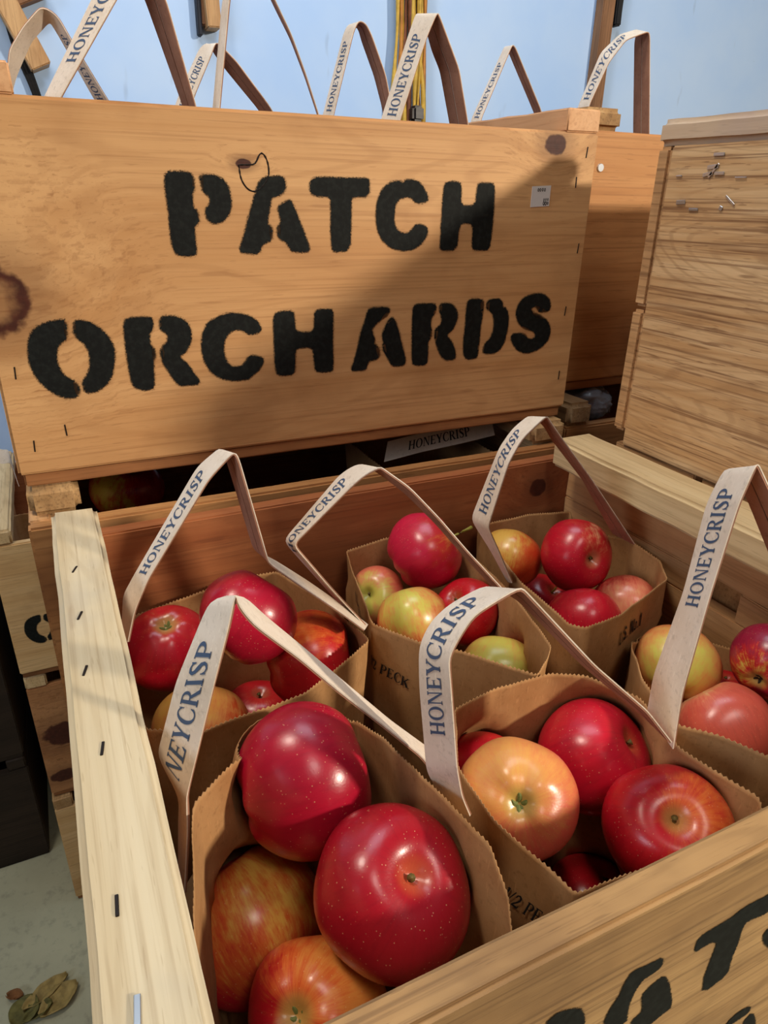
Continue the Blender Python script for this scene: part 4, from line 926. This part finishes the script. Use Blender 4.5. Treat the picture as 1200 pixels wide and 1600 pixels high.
# ================================================================== APPLES
AP_MESH = [apple_mesh('apple_body', 11, 0.93, 0.014), apple_mesh('apple_body', 12, 0.95, 0.03, 0.03), apple_mesh('apple_body', 13, 0.90, 0.02, -0.02), apple_mesh('apple_body', 14, 0.94, 0.035, 0.02)]
ST = [stem_mesh(0.16, 0.05, STEM), stem_mesh(0.62, 0.16, STEM_GREEN), stem_mesh(0.10, 0.03, STEM), stem_mesh(0.78, 0.22, STEM_GREEN)]
CX = [calyx_mesh(1, CALYX, 0.17), calyx_mesh(2, CALYX, 0.15), calyx_mesh(3, CALYX_D, 0.14)]
RED = dict(crimson=(172, 18, 46), deep=(160, 17, 34), red=(188, 22, 34), bright=(196, 22, 44), pink=(206, 34, 68), orange=(206, 66, 34), coral=(214, 92, 74), peach=(216, 136, 74), purple=(150, 26, 56))
MID = dict(peach=(224, 150, 84), orange=(214, 96, 44), red=(196, 40, 40), yellow=(226, 160, 70), pinkish=(226, 120, 92))
PALE = dict(yellow=(226, 178, 82), green=(212, 202, 92), cream=(230, 196, 130), orange=(222, 140, 66), pinkish=(232, 170, 120))
# name: (mesh, red, mid, pale, start, soft, streak, stem/calyx index, label)
INFO = {
 'D1': (0, 'crimson', 'red', 'orange', 1.30, 0.6, 0.4, 0, 'large crimson apple heaped highest in the front left bag'),
 'D2': (2, 'deep', 'red', 'orange', 1.25, 0.6, 0.5, 2, 'large dark red apple with its stem hollow showing, right side of the front left bag'),
 'D3': (1, 'bright', 'orange', 'yellow', 0.5, 0.75, 1.3, 0, 'orange and yellow blushed apple against the pale left rail'),
 'D4': (3, 'red', 'orange', 'orange', 0.35, 0.7, 1.2, 0, 'streaky orange red apple lowest in the front left bag'),
 'E1': (2, 'coral', 'peach', 'yellow', 0.55, 1.1, 0.9, 0, 'pale orange apple with a green eye facing out, middle front bag'),
 'E2': (0, 'bright', 'red', 'orange', 1.30, 0.6, 0.5, 0, 'glossy bright red apple behind the pale orange one in the middle front bag'),
 'E3': (2, 'red', 'orange', 'orange', 0.88, 0.6, 0.8, 2, 'red apple with a small stem hollow beside the front board, orange on its right'),
 'E4': (0, 'red', 'red', 'orange', 1.4, 0.6, 0.5, 0, 'red apple deep in the middle front bag, only its top above the front board'),
 'E5': (1, 'red', 'red', 'orange', 1.4, 0.6, 0.5, 0, 'red apple mostly hidden behind the pale orange one'),
 'A1': (2, 'bright', 'red', 'pinkish', 0.93, 0.5, 0.6, 1, 'pinkish red apple with a green eye on top, beside the left rail'),
 'A2': (0, 'crimson', 'red', 'orange', 1.4, 0.6, 0.4, 0, 'crimson apple at the top of the back left bag'),
 'A3': (1, 'red', 'orange', 'orange', 0.85, 0.5, 0.7, 2, 'orange red apple in the right corner of the back left bag'),
 'A4': (0, 'orange', 'peach', 'yellow', 0.3, 0.6, 0.8, 0, 'yellow apple behind the kinked handle in the back left bag'),
 'A5': (0, 'red', 'red', 'pinkish', 0.9, 0.6, 0.8, 0, 'dull pink apple deep in the back left bag'),
 'B1': (3, 'pink', 'red', 'orange', 0.85, 0.5, 0.5, 3, 'pink red apple with a long stem, highest in the back middle bag'),
 'B2': (2, 'coral', 'pinkish', 'green', 0.25, 0.7, 0.6, 0, 'small pink and green apple in the left corner of the back middle bag'),
 'B3': (1, 'orange', 'peach', 'green', 0.45, 0.6, 0.9, 0, 'yellow green apple with an orange cheek, above the PECK print'),
 'B4': (0, 'red', 'red', 'orange', 1.4, 0.6, 0.5, 2, 'dark red apple behind the curved handle in the back middle bag'),
 'B5': (0, 'orange', 'peach', 'green', 0.15, 0.7, 0.6, 0, 'yellow green apple at the front rim of the back middle bag'),
 'C1': (1, 'orange', 'orange', 'yellow', 0.25, 0.7, 0.9, 0, 'orange and yellow apple at the back left of the bag in the far corner'),
 'C2': (0, 'bright', 'red', 'pinkish', 0.80, 0.4, 0.4, 2, 'bright red apple with a stub of stem, in the bag in the far corner'),
 'C3': (2, 'red', 'red', 'orange', 1.1, 0.5, 0.5, 1, 'small red apple with an upright yellow stem in the far corner bag'),
 'C4': (3, 'bright', 'red', 'orange', 1.3, 0.6, 0.5, 0, 'red apple at the front rim of the far corner bag'),
 'C5': (1, 'red', 'pinkish', 'pinkish', 0.6, 0.7, 0.9, 0, 'half pale half red apple above the U.S. No.1 print'),
 'F1': (0, 'orange', 'peach', 'green', 0.3, 0.7, 0.5, 0, 'yellow green apple behind the straight handle at right'),
 'F2': (2, 'purple', 'red', 'green', 0.85, 0.35, 0.6, 2, 'purplish red apple with a dark eye, cut by the right edge'),
 'F3': (3, 'coral', 'pinkish', 'cream', 0.70, 0.5, 0.8, 2, 'coral pink apple at the front of the right-hand bag'),
 'F4': (0, 'red', 'red', 'orange', 1.2, 0.6, 0.5, 0, 'orange red apple glimpsed between its neighbours in the right-hand bag'),
 'F5': (0, 'coral', 'red', 'orange', 0.8, 0.6, 0.5, 0, 'apple low at the right edge of the picture'),
}
CAV = {'E3': (150, 128, 76), 'C2': (190, 120, 80), 'B2': (150, 150, 60), 'B1': (190, 150, 70), 'F3': (206, 190, 120), 'D2': (176, 62, 54)}
BAG_AP = {}
def make_apple(nm, loc, R, axis, kind, ydir, info=None, group='apples in the paper bags'):
    mi, red, mid, pale, st, so, sk, si, lab = info
    r = thing('apple', lab, 'apple', loc, group)
    r.scale = (R, R, R)
    z = V(axis).normalized() * (1 if kind == 's' else -1)
    q = V((0, 0, 1)).rotation_difference(z)
    r.rotation_mode = 'QUATERNION'; r.rotation_quaternion = q @ Matrix.Rotation(random.uniform(0, 6.28), 3, 'Z').to_quaternion()
    b = bpy.data.objects.new('body', AP_MESH[mi]); COL.objects.link(b); b.parent = r
    yd = r.rotation_quaternion.inverted() @ V(ydir).normalized()
    b['pale_side'] = [yd.x, yd.y, yd.z]
    b['blush_mix'] = [float(st), float(so), float(sk)]
    b['seed'] = [random.uniform(-9, 9) for _ in range(3)]
    b['red_tone'] = list(srgb(*RED[red])[:3]); b['mid_tone'] = list(srgb(*MID[mid])[:3]); b['pale_tone'] = list(srgb(*PALE[pale])[:3])
    b['cavity_tone'] = list(srgb(*((168, 160, 84) if kind == 'c' else CAV.get(nm, (150, 52, 40))))[:3])
    s = bpy.data.objects.new('stem', ST[si if kind == 's' else 2]); COL.objects.link(s); s.parent = r
    c = bpy.data.objects.new('calyx', CX[si if kind == 'c' else 1]); COL.objects.link(c); c.parent = r
    return r
for (nm, x, y, z, R, axis, kind, yd) in APPLES:
    make_apple(nm, (x, y, z), R, axis, kind, yd, INFO[nm])
    BAG_AP.setdefault(nm[0], []).append((V((x, y, z)), R))

# ================================================================== BAGS IN THE OPEN CRATE
CL = (0.0360, 0.4965, -0.3865, -0.0012)
BZ = -0.2535
def hand(key, r, org, k0=None, k1=None, full=None, **kw):
    h = Handle(HANDLES[key])
    if k0 is None: return h.build(r, org)
    u0, u1 = h.u_at(k0), h.u_at(k1)
    if kw.pop('hide', None): kw['hide'] = u0      # the rest of the word is folded under
    if full: u0 = u1 - (u1 - u0) / full          # only this share of the word lies after k0
    return h.build(r, org, u0, u1, **kw)
GB = 'paper bags in the open crate'
r, o, t = bag('paper apple bag at the back left, its handle kinked down onto the rim', RIMS['A'], BZ, BAG_AP['A'], clamp=CL, group=GB, seed=1)
hand('A', r, o, 2.03, 3.05)
r, o, t = bag('paper apple bag printed PECK, back middle of the open crate', RIMS['B'], BZ, BAG_AP['B'], clamp=CL, group=GB, seed=2)
hand('B', r, o, 2.0, 3.05, 0.89)
print_on(r, o, t, '1/2 PECK', [(0.2004, -0.144, -0.0693), (0.2279, -0.1761, -0.0714), (0.2286, -0.1769, -0.0633), (0.2014, -0.1452, -0.0605)], INKB, (-0.6, -0.8, 0))
print_on(r, o, t, 'Fresh', [(0.226, -0.072, -0.062), (0.214, -0.122, -0.060), (0.215, -0.122, -0.050), (0.227, -0.072, -0.052)], INKB, (-1, -0.3, 0))
r, o, t = bag('paper apple bag printed US No 1 in the far right corner', RIMS['C'], BZ, BAG_AP['C'], clamp=CL, group=GB, seed=3)
hand('C', r, o, 2.15, 4.15)
print_on(r, o, t, 'U.z. no.l', [(0.3800, -0.2108, -0.0605), (0.4165, -0.1986, -0.0608), (0.4135, -0.1996, -0.0470), (0.3770, -0.2118, -0.0470)], INKB, (0.3, -1, 0))
r, o, t = bag('paper apple bag at the front left with the biggest apples', RIMS['D'], BZ, BAG_AP['D'], clamp=CL, group=GB, seed=4)
hand('D', r, o, 3.03, 4.65, 0.75, hide=True)
r, o, t = bag('paper apple bag front middle, its handle standing tall with dark lettering', RIMS['E'], BZ, BAG_AP['E'], clamp=CL, group=GB, seed=5)
hand('E', r, o, 3.12, 7.6)
print_on(r, o, t, '1/2 PECK', [(0.196, -0.3353, -0.0707), (0.2016, -0.3664, -0.0685), (0.202, -0.3683, -0.0573), (0.1966, -0.3383, -0.0605)], INKB, (-1, 0, 0))
r, o, t = bag('paper apple bag at the front right with a straight wide handle', RIMS['F'], BZ, BAG_AP['F'], clamp=CL, group=GB, seed=6)
hand('F', r, o, 1.85, 3.35)

# ================================================================== BAGS BEHIND
def rect(x0, x1, y0, y1, z): return [(x0, y1, z), (x1, y1, z), (x1, y0, z), (x0, y0, z)]
GU = 'paper bags in the lettered crate'
for key, lab, bx, kk in (
    ('h1', 'bag handle bent over at far left behind the lettered crate, lettering upside down', (0.030, 0.150, 0.285, 0.425), (0.9, 2.3, None)),
    ('h2', 'tallest bag handle rising out of the picture at left of the lettered crate', (0.050, 0.195, 0.075, 0.235), (1.34, 2.95, None)),
    ('h3', 'low brown folded bag handle lettered CRISP behind the lettered crate', (0.190, 0.315, 0.285, 0.425), (0.2, 1.85, None)),
    ('h4', 'bag handle seen edge on as two thin lines above the lettered crate', (0.200, 0.335, 0.075, 0.235), (None, None, None)),
    ('h5', 'bag handle standing just left of the wide handle, partly hidden by it', (0.350, 0.475, 0.285, 0.425), (1.03, 1.9, None)),
    ('h6', 'wide bag handle with HONEYCRISP upright, middle of the lettered crate', (0.345, 0.475, 0.075, 0.235), (1.05, 3.0, None))):
    r, o, t = bag(lab, rect(*bx, 0.262), 0.0405, step=0.003, rows=6, group=GU, seed=bx[0] * 30)
    hand(key, r, o, kk[0], kk[1])
for key, lab, bx, kk in (
    ('h7', 'small distant bag handle left of the dark rail end', (0.600, 0.725, 0.345, 0.480), (0.9, 1.75)),
    ('h8', 'bag handle curving over beside the dark rail end, above the weathered crate', (0.660, 0.800, 0.180, 0.325), (1.1, 3.15))):
    r, o, t = bag(lab, rect(*bx, 0.270), 0.049, step=0.003, rows=6, group='paper bags in the crate behind', seed=bx[0] * 30)
    hand(key, r, o, kk[0], kk[1])
r, o, t = bag('paper bag under the lettered crate, its handle flattened in the gap', rect(0.33, 0.465, 0.055, 0.20, -0.02), -0.248, step=0.003, rows=6, group=None, seed=40)
hand('dark', r, o, 0.6, 2.3, ink=INKB)
make_apple('G1', (0.085, 0.185, -0.040), 0.036, (0.2, -0.3, 0.8), 's', (-0.6, -0.7, 0.2), (0, 'deep', 'red', 'green', 0.55, 0.5, 0.6, 0, 'dim green and red apple in the dark gap at left under the lettered crate'), None)
r, o, t = bag('paper bag in the far left stack, only its white handle showing', rect(-0.08, 0.05, 0.70, 0.84, -0.32), -0.545, step=0.004, rows=5, seed=41)
hand('ostrap', r, o)

# crumpled clear plastic in the gap at right
def plastic_mat():
    N = NT('clear_plastic_film')
    N.b.inputs['Base Color'].default_value = srgb(176, 184, 192)
    N.b.inputs['Roughness'].default_value = 0.22
    N.b.inputs['Transmission Weight'].default_value = 0.45
    N.bump(N.noise(N.coord('Object'), 60, 3), 0.6, 0.004)
    return N.m
bm = bmesh.new()
bmesh.ops.create_icosphere(bm, subdivisions=5, radius=1)
for v in bm.verts:
    n = v.co.normalized()
    k = 1 + 0.22 * noise.noise(n * 1.7 + V((3, 0, 0))) + 0.12 * abs(noise.noise(n * 4.5)) - 0.05 * abs(noise.noise(n * 10))
    v.co = V((n.x * 0.036 * k, n.y * 0.030 * k, n.z * 0.020 * k))
pb = finish('plastic_bag', bm, plastic_mat(), None, smooth=True)
pb.location = (0.612, 0.118, 0.0145)
tag(pb, 'crumpled clear plastic bag in the dark gap beside the weathered crate', 'plastic bag')

# ================================================================== ON THE WALL
def beam(name, a, b, w, d, mat, parent=None, up=(0, -1, 0)):
    """Straight bar from a to b, w across in the wall plane, d out from the wall."""
    a, b = V(a), V(b); L = (b - a).length; x = (b - a).normalized(); y = V(up); z = x.cross(y)
    bm = bmesh.new(); add_box(bm, (0, 0, -w / 2), (L, d, w / 2), bevel=0.002, cuts=6, rough=0.0006)
    M = Matrix((x, y, z)).transposed().to_4x4(); M.translation = a
    bm.transform(M)
    return finish(name, bm, mat, parent)
BRK = wood('bracket_wood', srgb(206, 164, 116), srgb(186, 140, 94), srgb(120, 82, 52), 'Z', 0.65, stain=0.4)
BRK2 = wood('bracket_dark_wood', srgb(150, 108, 76), srgb(126, 88, 60), srgb(84, 56, 40), 'Z', 0.7, stain=0.4)
r = thing('wooden_bracket', 'diagonal wooden bracket on the wall at far left', 'bracket', (0.08, 1.10, 0.50))
for nm, a, b, w, d, m in (('diagonal_board', (-0.06, -0.001, 0.13), (0.024, -0.001, -0.065), 0.036, 0.05, BRK), ('upper_board', (0.0, -0.002, 0.10), (0.028, -0.002, 0.035), 0.055, 0.035, BRK2)):
    o = beam(nm, a, b, w, d, m, r)
bm = bmesh.new()
for k in range(3):
    pts = [V((0.0555 + k * 0.006, 1.09 - 0.004 * k, 0.56)), V((0.060 + k * 0.006, 1.088, 0.50)), V((0.066 + k * 0.007, 1.09, 0.46)), V((0.085 + k * 0.004, 1.086, 0.40)), V((0.092 + k * 0.005, 1.088, 0.34))]
    tube(bm, relax(resample(pts, 0.01), 4), 0.0035, 6)
tag(finish('black_rope', bm, plain('black_cord', srgb(28, 26, 28), 0.8, var=0.5, scale=200)), 'black rope hanging behind the diagonal bracket at far left', 'rope')
r = thing('wooden_bracket', 'short wooden bracket end hanging at the top, left of centre', 'bracket', (0.415, 1.10, 0.56))
beam('board', (0.0, -0.001, 0.11), (0.006, -0.001, -0.036), 0.026, 0.045, BRK, r)
beam('side_board', (-0.018, -0.001, 0.11), (-0.008, -0.001, -0.030), 0.014, 0.02, BRK2, r)
bm = bmesh.new(); add_box(bm, (0.393, 1.075, 0.512), (0.4015, 1.095, 0.66), bevel=0.002, cuts=8, rough=0.001)
tag(finish('dark_strap', bm, plain('dark_strap_fabric', srgb(30, 34, 46), 0.7)), 'dark strap hanging beside the short bracket end at the top', 'strap')
r = thing('wooden_post', 'narrow wooden post on the wall above the dark rail end', 'post', (1.38, 1.10, 0.5))
beam('board', (0.0, -0.001, 0.30), (0.0, -0.001, -0.35), 0.036, 0.03, BRK2, r)
bm = bmesh.new(); add_box(bm, (1.405, 1.07, 0.625), (1.424, 1.098, 0.78), bevel=0.003, cuts=6, rough=0.002)
tag(finish('dark_strap', bm, plain('black_strap', srgb(26, 24, 26), 0.7)), 'black strap hanging right of the wooden post', 'strap')
# bundle of yellow and brown bands
r = thing('hanging_bundle', 'bundle of yellow and brown bands hanging on the wall', 'bundle', (0.85, 1.08, 0.50))
bcols = [plain('band_yellow', srgb(214, 172, 66), 0.5, var=0.3), plain('band_orange', srgb(196, 128, 50), 0.5, var=0.3), plain('band_brown', srgb(120, 66, 34), 0.6, var=0.4)]
rb = random.Random(4)
for k in range(14):
    x0 = -0.036 + 0.072 * k / 13
    x1 = x0 * 0.75 + rb.uniform(-0.008, 0.008)
    bm = bmesh.new()
    y = -0.004 - 0.018 * rb.random()
    pts = [V((x1, y, 0.20)), V((x1 + rb.uniform(-.006, .006), y, 0.06)), V((x0 + rb.uniform(-.006, .006), y, -0.05)), V((x0 * 1.15, y, -0.17))]
    P = relax(resample(pts, 0.01), 6)
    tube(bm, P, [0.0045 + 0.0015 * math.sin(i * 0.3 + k) for i in range(len(P))], 6)
    finish('band', bm, bcols[k % 3 if k % 4 else 0], r, smooth=True)
bm = bmesh.new(); add_box(bm, (0.845, 1.04, 0.388), (0.873, 1.07, 0.42), bevel=0.006, cuts=5, rough=0.002)
tag(finish('dark_clip', bm, plain('dark_clip_plastic', srgb(46, 40, 38), 0.4)), 'small dark clip at the foot of the hanging yellow bundle', 'clip')

# ================================================================== DRY LEAVES ON THE FLOOR
LEAF = [plain('dry_leaf_olive', srgb(112, 106, 56), 0.8, var=0.45, scale=80), plain('dry_leaf_tan', srgb(164, 140, 82), 0.8, var=0.4, scale=80), plain('dry_leaf_brown', srgb(140, 92, 50), 0.8, var=0.4, scale=80)]
def leaf(label, loc, L, W, rot, m, seed):
    bm = bmesh.new(); rows = []
    for i in range(15):
        t = i / 14; w = W * math.sin(math.pi * min(1, t * 0.96 + 0.02)) ** 0.7
        row = []
        for j in range(7):
            s = j / 3 - 1
            z = 0.006 + 0.010 * abs(s) ** 1.5 + 0.006 * noise.noise(V((t * 5, s * 2, seed)))
            row.append(bm.verts.new((L * (t - .5), w * s * (1 + 0.15 * noise.noise(V((t * 14, s, seed)))), z)))
        rows.append(row)
    for i in range(14):
        for j in range(6): bm.faces.new((rows[i][j], rows[i + 1][j], rows[i + 1][j + 1], rows[i][j + 1]))
    o = finish('dry_leaf', bm, m, None, smooth=True)
    o.modifiers.new('t', 'SOLIDIFY').thickness = 0.0008
    o.location = loc; o.rotation_euler = (0, 0, rot)
    return tag(o, label, 'leaf', 'dry leaves on the floor')
leaf('tiny brown dry leaf apart from the others, on the concrete at left', (-0.224, 0.486, FLOOR_Z), 0.03, 0.010, -0.4, LEAF[2], 1)
leaf('round olive dry leaf at the left end of the leaf litter', (-0.208, 0.449, FLOOR_Z), 0.055, 0.026, 0.9, LEAF[0], 2)
leaf('long tan dry leaf lying across the back of the leaf litter', (-0.172, 0.470, FLOOR_Z), 0.085, 0.016, 0.45, LEAF[1], 3)
leaf('ragged yellowish dry leaf at the right end of the leaf litter', (-0.150, 0.446, FLOOR_Z), 0.075, 0.024, 0.5, LEAF[1], 4)
leaf('small curled dry leaf in front of the leaf litter', (-0.185, 0.438, FLOOR_Z), 0.05, 0.014, 0.3, LEAF[0], 5)
